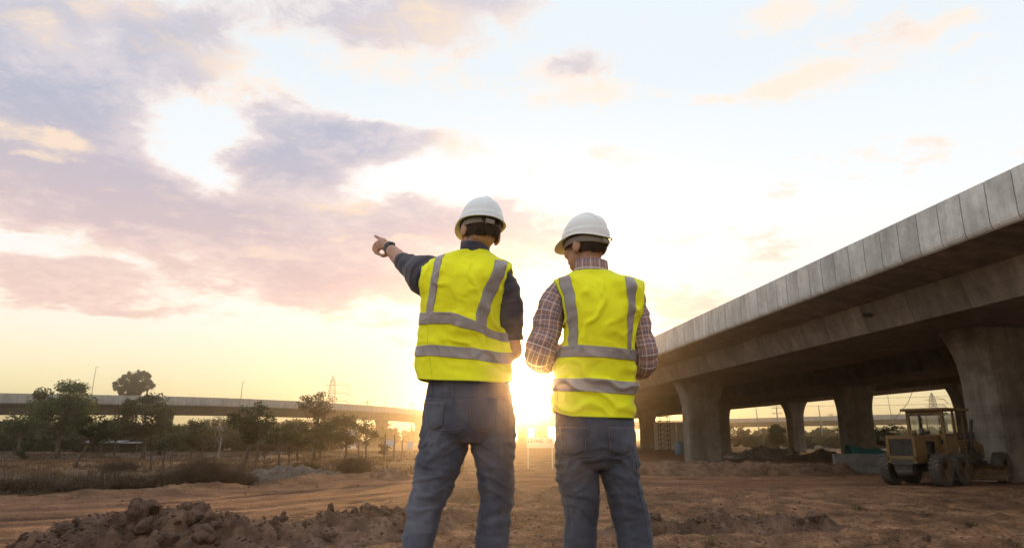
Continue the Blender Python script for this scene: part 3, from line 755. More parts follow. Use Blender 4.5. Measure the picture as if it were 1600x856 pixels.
# ------------------------------------------------------------------ curving overpass on the left and the far one on the right
MAT_FAR_PAR = material('far_parapet_concrete', [(0.25, 0.24, 0.24), (0.34, 0.33, 0.32), (0.42, 0.41, 0.40)], 0.6, 0.9, 0.0, extra=conc_stain)
def curve_bridge(pts, ztops, lb, pier_s, width=11.0, res=2.0, side=1):
    pts = np.array(pts, float); n = len(pts)
    tt = np.linspace(0, n - 1, 800); C = crom(pts, tt); Z = crom(np.array(ztops, float), tt)
    s = np.concatenate([[0], np.cumsum(np.hypot(*np.diff(C, axis=0).T))])
    def fr(sv):
        x = np.interp(sv, s, C[:, 0]); y = np.interp(sv, s, C[:, 1]); z = np.interp(sv, s, Z)
        e = 0.5; dx = np.interp(sv + e, s, C[:, 0]) - np.interp(sv - e, s, C[:, 0]); dy = np.interp(sv + e, s, C[:, 1]) - np.interp(sv - e, s, C[:, 1])
        L = math.hypot(dx, dy); nx, ny = dy / L * side, -dx / L * side      # towards the camera side
        return (lambda d, h: (x + nx * d - ox, y + ny * d - oy, z + h)), math.atan2(ny, nx), (x, y, z, nx, ny)
    ox, oy = pts[n // 2]
    root = thing('overpass', (ox, oy, 0), lb, 'bridge')
    st = np.arange(0.6, s[-1] - 0.6, 2.5)
    # near face at d = 0, deck reaches back to d = -width
    prof = [(0, -1.5), (-0.1, -1.62), (-2.2, -1.95), (-2.6, -3.05), (-width + 2.6, -3.05), (-width + 2.2, -1.95), (-width, -1.5), (-width, -1.2), (0, -1.2)]
    V, Fc = ring_extrude(prof, st, lambda t: fr(t)[0]); MB().add(V, Fc).build('deck', MAT_DECK, root)
    m = MB(); m2 = MB(); k = 0.6
    while k + res < s[-1] - 0.6:
        V, Fc = ring_extrude([(0.05, 0), (-0.2, 0), (-0.2, -1.3), (0.02, -1.48), (0.05, -1.4)], [k + 0.02, k + res - 0.02], lambda t: fr(t)[0]); m.add(V, Fc)
        k += res
    tag(m.build('parapet_panels', MAT_FAR_PAR, root), kind='stuff')
    V, Fc = ring_extrude([(-0.05, -0.06), (-0.18, -0.06), (-0.18, -1.3), (-0.05, -1.3)], st, lambda t: fr(t)[0]); m2.add(V, Fc)
    V, Fc = ring_extrude([(-width + .2, 0), (-width, 0), (-width, -1.3), (-width + .2, -1.3)], st, lambda t: fr(t)[0]); m2.add(V, Fc)
    m2.build('parapet_backing', MAT_DECK, root)
    for sv in pier_s:
        f, a, (x, y, z, nx, ny) = fr(sv)
        me = pier_mesh(2.4, 1.7, z - 3.05 + 0.6, 0.55)
        p = f(-width / 2, 0)
        obj('pier', me, None, root, (p[0], p[1], -0.6), (0, 0, a))
    return root, fr, s
lroot, lfr, ls = curve_bridge([(-190, 66), (-140, 80), (-110, 91), (-77, 106), (-54, 128), (-37.5, 157), (-29, 188), (-25, 225), (-24, 270)], [7.9, 8.1, 8.2, 8.42, 8.95, 9.2, 9.45, 9.6, 9.6],
             'curving grey overpass on piers behind the trees at left', [])
def left_piers():
    done = []
    ss = np.arange(2, ls[-1] - 2, 0.5); P = np.array([lfr(v)[0](-5.5, -3) for v in ss]); o = np.array([lroot.location.x, lroot.location.y, 0])
    px, _ = proj(P + o)
    for target in (-60, 110, 258, 388, 515, 597, 656):
        k = np.argmin(np.abs(px - target)); sv = ss[k]
        f, a, (x, y, z, nx, ny) = lfr(sv)
        p = f(-5.5, 0)
        obj('pier', pier_mesh(2.6, 1.9, z - 3.05 + 0.6, 0.6), None, lroot, (p[0], p[1], -0.6), (0, 0, a))
left_piers()
curve_bridge([(30, 330), (62, 300), (92, 255), (122, 212), (150, 178), (185, 140)], [8.6, 8.7, 8.8, 8.8, 8.8, 8.8], 'distant grey overpass seen through the gap under the right bridge', [38, 70, 100, 128, 160, 190, 215], side=1)
# ------------------------------------------------------------------ vegetation
def leaf_mat(name, a, b, c):
    return material(name, [a, b, c], 0.9, 0.75, 0.0, trans=0.35, spec=0.15, detail=4, rnd=0.12)
MAT_LEAF = [leaf_mat('leaf_mid_green', (0.028, 0.045, 0.018), (0.05, 0.075, 0.028), (0.085, 0.11, 0.04)),
            leaf_mat('leaf_dark_green', (0.018, 0.03, 0.014), (0.032, 0.05, 0.022), (0.055, 0.075, 0.03)),
            leaf_mat('leaf_dry_green', (0.05, 0.05, 0.022), (0.085, 0.075, 0.035), (0.11, 0.085, 0.045)),
            leaf_mat('leaf_far_green', (0.03, 0.042, 0.024), (0.05, 0.062, 0.036), (0.07, 0.08, 0.045))]
MAT_BARK = material('bark', [(0.05, 0.037, 0.028), (0.10, 0.075, 0.058), (0.16, 0.125, 0.10)], 9, 0.95, 0.8, 30, stretch=(1, 1, .25))
MAT_BARK_PALE = material('pale_bark', [(0.16, 0.13, 0.11), (0.26, 0.22, 0.19), (0.33, 0.29, 0.25)], 9, 0.95, 0.6, 30, stretch=(1, 1, .25))
def leaves(centers, size, rs, fold=0.25):
    """diamond shaped leaves, two faces each, folded along the midrib"""
    n = len(centers)
    a = rs.normal(size=(n, 3)); a[:, 2] *= 0.6; a /= np.linalg.norm(a, axis=1)[:, None]
    b = rs.normal(size=(n, 3)); b -= (b * a).sum(1)[:, None] * a; b /= np.linalg.norm(b, axis=1)[:, None]
    c = np.cross(a, b)
    s = size * rs.uniform(0.6, 1.3, (n, 1))
    p0 = centers - a * s * .5; p2 = centers + a * s * .5
    p1 = centers + b * s * .3 + c * s * fold * .3; p3 = centers - b * s * .3 + c * s * fold * .3
    V = np.stack([p0, p1, p2, p3], 1).reshape(-1, 3)
    k = np.arange(n)[:, None] * 4
    Q = np.concatenate([k + np.array([[0, 1, 2]]), k + np.array([[0, 2, 3]])])
    return V, Q
def tree(px, Y, ytop, wpx, label, seed, leafmat=0, trunk_frac=0.35, nclump=26, nleaf=150, leaf=0.16, lean=0.0, bark=None, trunk_r=None, spread=1.0, pxtop=None, group=None, name='tree', bush=False):
    rs = np.random.RandomState(seed)
    x, y = px2xy(px, Y); z0 = gz(x, y) - 0.05
    top = at(pxtop if pxtop is not None else px, ytop, Y)
    H = top[2] - z0; W = wpx * Y / 1090.0
    root = thing(name, (x, y, z0), label, 'tree' if not bush else 'shrub', group)
    tx = (top[0] - x) if pxtop is not None else lean * H
    ch = H * (1 - trunk_frac); cz = H * trunk_frac + ch * 0.52
    cx = tx
    r0 = trunk_r or 0.028 * H + 0.02
    m = MB()
    npt = 7; pts = []
    for i in range(npt):
        t = i / (npt - 1); pts.append((cx * t ** 1.3 + 0.04 * H * math.sin(3 * t + seed) * t * (1 - t) * 2, 0.03 * H * math.sin(4 * t + seed * 2) * t, (H * trunk_frac + ch * 0.55) * t))
    m.tube(pts, [r0 * (1 - 0.75 * i / (npt - 1)) * (1.25 if i == 0 else 1) for i in range(npt)], 8)
    trunk_top = np.array(pts[-1])
    cl = []
    while len(cl) < nclump:
        q = rs.uniform(-1, 1, 3)
        rr = np.linalg.norm(q)
        if rr > 1 or rr < 0.35: continue
        q = q * np.array([W / 2 * spread, W / 2 * spread, ch / 2]) * 0.88
        q[:2] *= 1 - 0.35 * max(0, -q[2] / (ch / 2))
        cl.append(np.array([cx, 0, cz]) + q)
    cl = np.array(cl)
    for c in cl:
        t = rs.uniform(0.45, 1.0); k = t * (npt - 1); i = min(int(k), npt - 2); f = k - i
        s = np.array(pts[i]) * (1 - f) + np.array(pts[i + 1]) * f
        if s[2] > c[2]: s = np.array(pts[3])
        mid = (s + c) / 2 + rs.normal(size=3) * 0.06 * W + np.array([0, 0, -0.04 * H])
        m.tube([s, mid, c], [r0 * 0.34, r0 * 0.22, r0 * 0.07], 5, cap=False)
    m.build('trunk', bark or MAT_BARK, root, True)
    cr = 0.175 * math.sqrt(W * ch) * (26 / nclump) ** 0.33
    C = []
    for c in cl:
        n = int(nleaf * rs.uniform(0.4, 1.4)); rad = cr * rs.uniform(0.6, 1.25)
        d = rs.normal(size=(n, 3)); d /= np.linalg.norm(d, axis=1)[:, None]
        C.append(c + d * (rs.rand(n, 1) ** 0.55) * rad * np.array([1.15, 1.15, 0.75]))
    C = np.concatenate(C)
    V, Q = leaves(C, leaf * Y / 55.0 if Y > 55 else leaf, rs)
    obj('crown', mesh_from('crown', V, Q), MAT_LEAF[leafmat], root)
    return root
tree(92, 66, 597, 118, 'tallest leafy green tree at left, standing in front of the curving overpass', 11, 0, 0.22, 40, 260, 0.20)
tree(121, 41, 645, 62, 'leaning dark tree in front of the tallest left tree, crown bent right', 12, 1, 0.42, 20, 150, 0.14, pxtop=158)
tree(224, 68, 618, 96, 'broad green tree directly below the round headed palms', 13, 1, 0.25, 34, 220, 0.19)
tree(238, 38, 678, 30, 'thin sapling with sparse brownish leaves below the palms tree', 14, 2, 0.45, 9, 60, 0.09)
tree(258, 39, 688, 36, 'small dark sapling right of the brownish sapling', 15, 1, 0.45, 10, 80, 0.09)
tree(30, 72, 622, 80, 'airy pale green tree at the left edge before the overpass', 16, 0, 0.3, 20, 130, 0.19)
tree(38, 60, 690, 22, 'knee high bush at the foot of the left edge trees', 17, 1, 0.08, 8, 90, 0.13, name='shrub', bush=True)
tree(343, 56, 652, 56, 'slim tree with pale forked trunk and sparse crown', 18, 2, 0.5, 12, 60, 0.14, bark=MAT_BARK_PALE)
tree(384, 45, 628, 68, 'tall dense green tree whose top meets the overpass parapet', 19, 1, 0.34, 30, 190, 0.15, pxtop=396)
tree(402, 54, 650, 44, 'dark forked tree right behind the tall dense one', 20, 1, 0.45, 16, 120, 0.15)
tree(437, 43, 662, 56, 'small round headed tree with thin straight stem', 21, 0, 0.42, 18, 120, 0.13)
tree(415, 42, 702, 16, 'bare stub of a tree with a few leaves, between two saplings', 22, 2, 0.6, 5, 25, 0.08)
tree(466, 60, 655, 56, 'rounded dark tree left of the overpass pier', 23, 1, 0.3, 20, 170, 0.16)
tree(492, 58, 607, 66, 'tall slender tree with airy crown beside the lattice pylon', 24, 2, 0.5, 24, 90, 0.16, trunk_r=0.14)
tree(500, 56, 655, 40, 'leafy young tree at the foot of the tall slender tree', 25, 1, 0.25, 14, 130, 0.15)
tree(540, 62, 646, 92, 'wide dark bushy tree right of the tall slender tree', 26, 1, 0.25, 28, 170, 0.17)
tree(572, 57, 662, 34, 'thin straggling tree before the bright gap under the overpass', 27, 2, 0.4, 10, 60, 0.14)
tree(300, 62, 656, 50, 'hazy green tree between pale trunk and the small dark sapling', 28, 1, 0.3, 18, 140, 0.17)
tree(318, 52, 672, 36, 'twin stemmed brown leaved small tree left of the pale trunk', 29, 2, 0.45, 10, 60, 0.13)
tree(180, 75, 655, 60, 'rounded tree behind the leaning dark tree', 30, 1, 0.25, 20, 150, 0.19)
tree(270, 60, 664, 36, 'narrow green tree left of the hazy green one', 31, 0, 0.35, 12, 110, 0.16)
tree(452, 44, 690, 22, 'low scrubby sapling right of the round headed small tree', 32, 2, 0.3, 7, 60, 0.1)
tree(600, 60, 676, 22, 'low thorny bush near the fence posts', 33, 2, 0.15, 8, 50, 0.14, name='shrub', bush=True)
tree(1388, 62, 662, 50, 'bright leafy young tree beyond the grader cab, under the bridge', 34, 0, 0.3, 18, 110, 0.14)
tree(1360, 74, 672, 50, 'dark round tree behind the bright young tree under the bridge', 35, 1, 0.25, 16, 150, 0.18)
tree(1218, 110, 660, 30, 'dark conical tree beyond the slim far pier', 36, 1, 0.1, 22, 150, 0.22)

def palms():
    for i, (px, ytop, Y, r, lb) in enumerate([(190, 600, 150, 13, 'leftmost of the round headed palms behind the overpass'), (203, 594, 152, 15, 'second round headed palm from the left'),
                                           (219, 591, 150, 15, 'tallest round headed palm behind the overpass'), (231, 600, 153, 11, 'rightmost high round headed palm'),
                                           (212, 607, 148, 13, 'low middle palm of the round headed group'), (196, 612, 149, 12, 'low left palm of the round headed group')]):
        rs = np.random.RandomState(70 + i); c = at(px, ytop + 2, Y); root = thing('palm_tree', (c[0], Y, -0.1), lb, 'palm', 'round headed palms')
        R = r * Y / 1090.0; H = c[2] + 0.1
        m = MB(); m.tube([(0, 0, 0), (0.2, 0, H * .5), (0, 0, H - 0.3)], [0.3, 0.22, 0.2], 8); m.build('trunk', MAT_BARK, root, True)
        V = []; Q = []
        for k in range(46):
            d = rs.normal(size=3); d /= np.linalg.norm(d); d[2] = d[2] * .9 + .1
            u = np.cross(d, rs.normal(size=3)); u /= np.linalg.norm(u); w = np.cross(d, u)
            L = R * rs.uniform(.8, 1.1)
            for q in range(9):          # fan of blades
                a = (q - 4) * 0.24; dd = d * math.cos(a) + u * math.sin(a)
                b0 = len(V); s = d * L * .45
                V += [s, s + dd * L * .5 + w * 0.09 * R, s + dd * L * .62, s + dd * L * .5 - w * 0.09 * R]
                Q += [(b0, b0 + 1, b0 + 2), (b0, b0 + 2, b0 + 3)]
            b0 = len(V); V += [np.zeros(3), d * L * .5 + u * .03, d * L * .5 - u * .03]; Q.append((b0, b0 + 1, b0 + 2))
        me = mesh_from('crown', np.array(V), np.array(Q)); obj('crown', me, MAT_LEAF[1], root, (0, 0, H))
palms()

def wood(label, spans, seed, leaf, n_per, mat=3):
    """far-off belt of trees that reads as one mass: spans of (px0, px1, Y, ytop0, ytop1)"""
    rs = np.random.RandomState(seed); C = []; m = MB()
    for (p0, p1, Y, t0, t1) in spans:
        n = max(2, int((p1 - p0) / 5.5))
        for k in range(n):
            px = rs.uniform(p0, p1); yy = Y * rs.uniform(.92, 1.1); f = (px - p0) / (p1 - p0)
            top = at(px, (t0 + (t1 - t0) * f) + rs.uniform(-3, 7), Y)
            H = top[2] * (yy / Y); x = top[0] * yy / Y; w = H * rs.uniform(.36, .62)
            m.tube([(x, yy, -0.5), (x + rs.uniform(-.3, .3), yy, H * .7)], [0.16, 0.07], 5, cap=False)
            for q in range(10):
                c = np.array([x, yy, H * .5]) + rs.uniform(-1, 1, 3) * np.array([w * .8, w * .8, H * .44]); rad = w * rs.uniform(.28, .5)
                d = rs.normal(size=(n_per, 3)); d /= np.linalg.norm(d, axis=1)[:, None]
                C.append(c + d * rs.rand(n_per, 1) ** .5 * rad * np.array([1, 1, .8]))
    V, Q = leaves(np.concatenate(C), leaf, rs)
    n0 = len(V); mv = np.array(m.v); Qm = []
    for f in m.f: Qm += [(f[0] + n0, f[1] + n0, f[2] + n0), (f[0] + n0, f[2] + n0, f[3] + n0)]
    o = obj('distant_wood', mesh_from('distant_wood', np.concatenate([V, mv]), np.concatenate([Q, np.array(Qm)])), MAT_LEAF[mat])
    tag(o, label, 'wood', kind='stuff')
wood('belt of hazy trees behind and below the left overpass', [(-120, 150, 150, 655, 657), (100, 330, 170, 660, 664), (300, 480, 165, 656, 654), (470, 560, 190, 656, 662), (560, 700, 240, 666, 674), (-120, 520, 98, 670, 674),
     (585, 612, 200, 660, 660)], 5, 0.62, 42)
wood('belt of hazy trees beyond the right bridge', [(1030, 1130, 230, 668, 668), (1110, 1170, 175, 664, 668), (1170, 1250, 190, 670, 664), (1100, 1500, 130, 684, 680), (1260, 1330, 170, 668, 666), (1340, 1480, 160, 672, 668), (1100, 1520, 240, 674, 672), (1340, 1360, 150, 650, 652), (1295, 1318, 330, 646, 644)], 6, 0.60, 42)

# dry grass on the verge
MAT_DRY = material('dry_grass_blades', [(0.06, 0.042, 0.028), (0.11, 0.076, 0.05), (0.18, 0.13, 0.085)], 0.7, 0.9, trans=0.3, spec=0.1)
MAT_TWIG = material('dry_twigs', [(0.07, 0.05, 0.037), (0.12, 0.088, 0.064), (0.17, 0.125, 0.09)], 2, 0.9, spec=0.1)
def dry_grass():
    rs = np.random.RandomState(21); n = 80000
    Y = 19 + 81 * rs.rand(n) ** 1.7; X = rs.uniform(-0.84, -0.05, n) * Y
    d = road_dist(X, Y); cl = fbm2(X * 0.45, Y * 0.45, 3, 91)
    edge = sstep(4.6, 5.6, d)
    keep = (d > 4.4) & (rs.rand(n) < edge * sstep(-0.25, 0.30, cl + 0.35 * np.exp(-((d - 8.5) / 3.2) ** 2))) & (X < -1.5 - 0.08 * (Y - 25))
    X, Y, cl = X[keep], Y[keep], cl[keep]; Z = ground_h(X, Y); n = len(X); d = d[keep]
    h = (0.16 + 0.45 * sstep(-.05, .4, cl) * np.exp(-((d - 9) / 5.0) ** 2)) * rs.uniform(.5, 1.4, n)
    a = rs.uniform(0, 2 * np.pi, n); lean = rs.uniform(.05, .55, n) * h; w = 0.014 * (Y / 25)
    dx, dy = np.cos(a), np.sin(a)
    p0 = np.stack([X - dy * w, Y + dx * w, Z - .02], 1); p1 = np.stack([X + dy * w, Y - dx * w, Z - .02], 1)
    m0 = np.stack([X + dx * lean * .35 - dy * w * .7, Y + dy * lean * .35 + dx * w * .7, Z + h * .6], 1); m1 = np.stack([X + dx * lean * .35 + dy * w * .7, Y + dy * lean * .35 - dx * w * .7, Z + h * .6], 1)
    t = np.stack([X + dx * lean, Y + dy * lean, Z + h], 1)
    V = np.stack([p0, p1, m1, m0, t], 1).reshape(-1, 3); k = np.arange(n)[:, None] * 5
    Q = np.concatenate([k + [[0, 1, 2]], k + [[0, 2, 3]], k + [[3, 2, 4]]])
    tag(obj('dry_grass', mesh_from('dry_grass', V, Q), MAT_DRY), 'dry brown grass covering the ground between road and trees', 'grass', kind='stuff')
dry_grass()
def scrub(px, Y, wpx, hpx, label, seed, n=1500, mat=None):
    rs = np.random.RandomState(seed); x, y = px2xy(px, Y); z = gz(x, y); W = wpx * Y / 1090.; H = hpx * Y / 1090.
    V = []; Q = []
    a = rs.uniform(0, 2 * np.pi, n); r = np.sqrt(rs.rand(n)) * W / 2; bx, by = r * np.cos(a), r * np.sin(a) * .8
    hh = H * np.sqrt(np.clip(1 - (r / (W / 2)) ** 2 * .9, 0, 1)) * rs.uniform(.45, 1.1, n)
    o0 = np.stack([bx * .5, by * .5, np.zeros(n) - .05], 1); o2 = np.stack([bx * 1.1 + rs.normal(size=n) * .12, by * 1.1 + rs.normal(size=n) * .12, hh], 1)
    o1 = (o0 * .45 + o2 * .55) + rs.normal(size=(n, 3)) * .07 + np.array([0, 0, .06])
    w = .009 * Y / 25; s = rs.normal(size=(n, 3)); s[:, 2] *= .2; s /= np.linalg.norm(s, axis=1)[:, None]
    V = np.stack([o0 - s * w, o0 + s * w, o1 + s * w * .8, o1 - s * w * .8, o2], 1).reshape(-1, 3); k = np.arange(n)[:, None] * 5
    Q = np.concatenate([k + [[0, 1, 2]], k + [[0, 2, 3]], k + [[3, 2, 4]]])
    root = thing('dry_shrub', (x, y, z), label, 'shrub', 'dry scrub along the road')
    obj('twigs', mesh_from('twigs', V, Q), mat or MAT_TWIG, root)
    C = o2 * rs.uniform(.55, 1.02, (n, 1)) + rs.normal(size=(n, 3)) * .05
    v, q = leaves(C, .06 * Y / 25, rs); obj('leaves', mesh_from('leaves', v, q), MAT_DRY, root)
scrub(318, 27, 100, 46, 'largest brown scrub bush beyond the dirt road', 1, 2600)
scrub(270, 26.5, 70, 30, 'lower brown bush left of the largest scrub bush', 2)
scrub(60, 24.5, 90, 26, 'brown bush near the left edge beyond the road', 3)
scrub(140, 25, 80, 24, 'flat brown bush second from the left edge', 4)
scrub(210, 25.8, 70, 24, 'brown bush midway along the left verge', 5)
scrub(10, 24, 60, 24, 'brown bush cut by the left edge', 6)
scrub(376, 27.5, 60, 26, 'reddish brown bush right of the largest scrub bush', 7)
scrub(555, 34, 60, 28, 'dark reddish bush left of the small road heap', 8)
scrub(480, 34, 60, 18, 'low greenish bush behind the rubble heap', 9, 1300, MAT_LEAF[2])
scrub(190, 37, 60, 16, 'low bush in the open grass behind the verge', 10, 1000)

for i, (px, Y) in enumerate([(1262, 11.6), (1100, 12.6), (1380, 13.2), (1500, 15.2), (1180, 16.5), (1330, 18.5), (1560, 12.4)]):
    scrub(px, Y, 12 + 3 * (i % 3), 5 + 2 * (i % 2), ['small yellow green weed tuft at the lower edge right of the workers', 'weed tuft just right of the low ridge start', 'dry tuft below the grader on bare ground', 'dry tuft near the right edge below the grader',
          'tiny tuft behind the low ridge', 'tiny tuft midway between low ridge and concrete barrier', 'dry tuft at the lower right corner'][i], 300 + i, 60, MAT_LEAF[2])
# ------------------------------------------------------------------ motor grader
def rust(N, L, tc, col, mul):
    n = N.new('ShaderNodeTexNoise'); n.inputs['Scale'].default_value = 3.0; n.inputs['Detail'].default_value = 9; n.inputs['Roughness'].default_value = .7
    L.new(tc.outputs['Object'], n.inputs['Vector'])
    mr = N.new('ShaderNodeMapRange'); mr.inputs[1].default_value = .46; mr.inputs[2].default_value = .62; L.new(n.outputs['Fac'], mr.inputs[0])
    x = N.new('ShaderNodeMix'); x.data_type = 'RGBA'; L.new(mr.outputs[0], x.inputs[0]); L.new(col, x.inputs[6]); x.inputs[7].default_value = (0.075, 0.042, 0.026, 1); return x.outputs[2]
MAT_YEL = material('worn_yellow_paint', [(0.10, 0.06, 0.02), (0.175, 0.105, 0.033), (0.235, 0.15, 0.05)], 3, 0.6, 0.15, 30, extra=rust, big=.25, bigscale=1)
MAT_DARKSTEEL = material('dark_greasy_steel', [(0.02, 0.018, 0.016), (0.045, 0.04, 0.035), (0.07, 0.06, 0.05)], 6, 0.6, 0.3, 30)
MAT_RIM = material('rusty_rim', [(0.06, 0.035, 0.02), (0.12, 0.07, 0.035), (0.17, 0.105, 0.05)], 5, .8)
MAT_TYRE = material('dusty_tyre', [(0.045, 0.038, 0.032), (0.075, 0.06, 0.05), (0.12, 0.095, 0.075)], 4, 0.9, 0.3, 30)
MAT_GLASS = bpy.data.materials.new('cab_glass'); MAT_GLASS.use_nodes = True
def _glass():
    N, L = MAT_GLASS.node_tree.nodes, MAT_GLASS.node_tree.links
    g = N.new('ShaderNodeBsdfGlossy'); g.inputs['Roughness'].default_value = .06; t = N.new('ShaderNodeBsdfTransparent'); t.inputs[0].default_value = (.80, .82, .82, 1)
    mx = N.new('ShaderNodeMixShader'); mx.inputs[0].default_value = .12; L.new(t.outputs[0], mx.inputs[1]); L.new(g.outputs[0], mx.inputs[2]); L.new(mx.outputs[0], N['Material Output'].inputs[0])
_glass()
def wheel_meshes(R, w):
    m = MB(); m.lathe([(R * .52, -w * .36), (R * .62, -w * .46), (R * .86, -w * .5), (R * .95, -w * .42), (R * .965, 0), (R * .95, w * .42), (R * .86, w * .5), (R * .62, w * .46), (R * .52, w * .36)], n=36)
    for k in range(22):
        for s in (-1, 1):
            a = 2 * math.pi * (k + (0.5 if s > 0 else 0)) / 22
            Rm = Matrix.Rotation(a, 3, 'X') @ Matrix.Rotation(s * 0.45, 3, 'Z')
            c = Matrix.Rotation(a, 3, 'X') @ Vector((s * w * .25, 0, R * .965))
            m.box(c, (w * .52, R * .12, R * .075), Rm.to_4x4())
    r = MB(); r.lathe([(R * .56, -w * .38), (R * .5, -w * .40), (R * .44, -w * .2), (R * .18, -w * .16), (R * .16, -w * .3), (R * .02, -w * .3)], n=28)
    r.lathe([(R * .02, w * .3), (R * .16, w * .3), (R * .18, w * .16), (R * .44, w * .2), (R * .5, w * .40), (R * .56, w * .38)], n=28)
    return m.mesh('tyre', False), r.mesh('rim', True)
def grader():
    p = at(1450, 757, 24.3); Sg = 0.83
    root = thing('motor_grader', (p[0], 24.9, 0), 'old yellow motor grader with open cab parked under the bridge', 'motor grader', rz=-math.radians(57))
    root.location.z = gz(p[0], 24.9, False) + 0.0
    root.scale = (Sg,) * 3
    R, W = .66, .42
    tm, rm = wheel_meshes(R, W)
    for sx in (-1, 1):
        for y in (0, 1.52):
            w = obj('wheel', tm, MAT_TYRE, root, (sx * 1.02, y, R)); obj('rim', rm, MAT_RIM, w)
        w = obj('wheel', tm, MAT_TYRE, root, (sx * .95, 5.6, R)); obj('rim', rm, MAT_RIM, w)
        MB().box((sx * .74, .76, R + .02), (.16, 2.0, .34)).build('tandem_case', MAT_YEL, root, bevel=.05)
    m = MB(); m.box((0, .76, .72), (1.5, .3, .28)); m.box((0, .3, .98), (.9, 2.6, .22)); m.box((0, -.75, .82), (.7, .35, .4)); m.tube([(-.3, -.8, .55), (.35, -.8, .6)], .16, 12)
    m.build('chassis', MAT_DARKSTEEL, root)
    # engine hood as framed box: rear radiator, side frames with an open bay
    m = MB()
    m.box((0, .22, 2.02), (1.12, 2.34, .08)); m.box((0, -.92, 1.98), (1.18, .12, .16)); m.box((0, -.92, 1.08), (1.22, .14, .3))
    for sx in (-1, 1):
        m.box((sx * .545, -.92, 1.5), (.13, .14, 1.0)); m.box((sx * .545, -.45, 1.5), (.05, .84, 1.0)); m.box((sx * .545, .22, 1.0), (.07, 2.3, .12)); m.box((sx * .545, .95, 1.55), (.06, .5, .98)); m.box((sx * .545, .3, 1.9), (.05, .9, .2))
    hood = m.build('engine_hood', MAT_YEL, root, bevel=.015)
    m = MB(); m.box((0, -.9, 1.58), (.98, .06, .80))
    for k in range(16): m.box((0, -.945, 1.22 + k * .048), (.94, .025, .018))
    m.build('grille', MAT_DARKSTEEL, hood)
    m = MB(); m.box((0, .3, 1.42), (.7, 1.2, .75)); m.tube([(.3, .1, 1.5), (.45, .1, 1.6), (.45, .5, 1.7)], .08, 8); m.tube([(.42, -.1, 1.3), (.42, .6, 1.25)], .11, 8); m.lathe([(.22, 0), (.22, .1)], (.36, .3, 1.4), 'x', 16)
    m.build('engine', MAT_DARKSTEEL, hood)
    m = MB(); m.tube([(.22, .45, 2.02), (.22, .45, 2.35)], .10, 12); m.tube([(.22, .45, 2.3), (.22, .45, 2.8), (.18, .36, 2.92)], .06, 10); m.build('exhaust_pipe', MAT_DARKSTEEL, hood, True)
    m = MB(); m.tube([(-.25, .7, 2.05), (-.25, .7, 2.28)], .11, 12); m.build('air_cleaner', MAT_YEL, hood, True)
    # cab
    m = MB()
    y0, y1, x0, zt = 1.28, 2.95, .72, 3.1
    for sx in (-1, 1):
        m.box((sx * x0, y0, 2.15), (.12, .14, 1.9)); m.box((sx * x0, y0 + .55, 1.6), (.08, 1.0, .9))
        m.box((sx * x0, y0 + .95, 2.1), (.07, .12, 2.0))
        m.tube([(sx * .74, y1, 1.25), (sx * .76, y1, zt)], .035, 8)
    m.box((0, y0, 1.35), (1.44, .1, .7)); m.box((0, y0, 3.0), (1.5, .1, .2)); m.box((0, y0, 2.02), (1.44, .09, .18)); m.box((0, y1 - .75, 1.18), (1.5, 1.9, .1))
    cab = m.build('cab', MAT_YEL, root, bevel=.015)
    MB().prism([(1.05, zt), (3.35, zt + .02), (3.38, zt + .07), (3.3, zt + .12), (1.1, zt + .12), (1.02, zt + .06)], 0, -.92, .92).build('roof', MAT_YEL, cab, bevel=.02)
    MB().box((0, y0, 2.5), (1.32, .012, .80)).build('rear_window', MAT_GLASS, cab)
    MB().box((-.72, y0 + .5, 2.55), (.012, .85, .85)).build('side_window', MAT_GLASS, cab)
    MB().box((.72, y0 + .5, 2.55), (.012, .80, .85)).build('side_window', MAT_GLASS, cab)
    m = MB(); m.box((0, 1.85, 1.55), (.5, .5, .14)); m.box((0, 1.62, 1.9), (.5, .12, .6)); m.box((0, 1.85, 1.35), (.3, .3, .3)); m.build('seat', MAT_DARKSTEEL, cab, bevel=.03)
    m = MB(); m.tube([(0, 2.75, 1.2), (0, 2.5, 1.85)], .05, 8)
    for k in range(16):
        a, b = k * math.pi / 8, (k + 1) * math.pi / 8
        m.tube([(.2 * math.cos(a), 2.48 - .08 * math.sin(a), 1.88 + .18 * math.sin(a)), (.2 * math.cos(b), 2.48 - .08 * math.sin(b), 1.88 + .18 * math.sin(b))], .015, 5)
    for q in (-.3, -.22, .22, .3): m.tube([(q, 2.75, 1.2), (q, 2.7, 1.95)], .014, 5)
    m.build('steering_wheel', MAT_DARKSTEEL, cab)
    m = MB(); m.box((.35, 2.2, 2.98), (.35, .2, .1)); m.build('cab_lamp', MAT_DARKSTEEL, cab)
    # main frame, front axle
    m = MB(); m.prism([(2.6, 1.25), (2.6, 1.62), (3.3, 1.92), (5.2, 1.92), (5.95, 1.6), (5.95, 1.05), (5.6, .95), (5.35, 1.1), (5.0, 1.55), (3.5, 1.55), (3.0, 1.2)], 0, -.16, .16); m.build('main_frame', MAT_YEL, root, bevel=.02)
    m = MB(); m.box((0, 5.6, .72), (1.7, .22, .22)); m.box((0, 5.6, .95), (.3, .4, .4)); m.build('front_axle', MAT_YEL, root, bevel=.02)
    # blade with circle and drawbar
    m = MB(); Rb = Matrix.Rotation(math.radians(28), 3, 'Z'); prof = []
    for k in range(9):
        a = math.radians(-60 + k * 15); prof.append((.34 * math.cos(a) - .2, .34 * math.sin(a)))
    prof += [(x + .03, z) for x, z in prof[::-1]]
    b = MB().prism([(q[0], q[1]) for q in prof], 0, -1.75, 1.75)
    V = np.array(b.v) @ np.array(Rb).T + np.array([0, 3.75, .42]); m.add(V, b.f); blade = m.build('blade', MAT_RIM, root)
    m = MB()
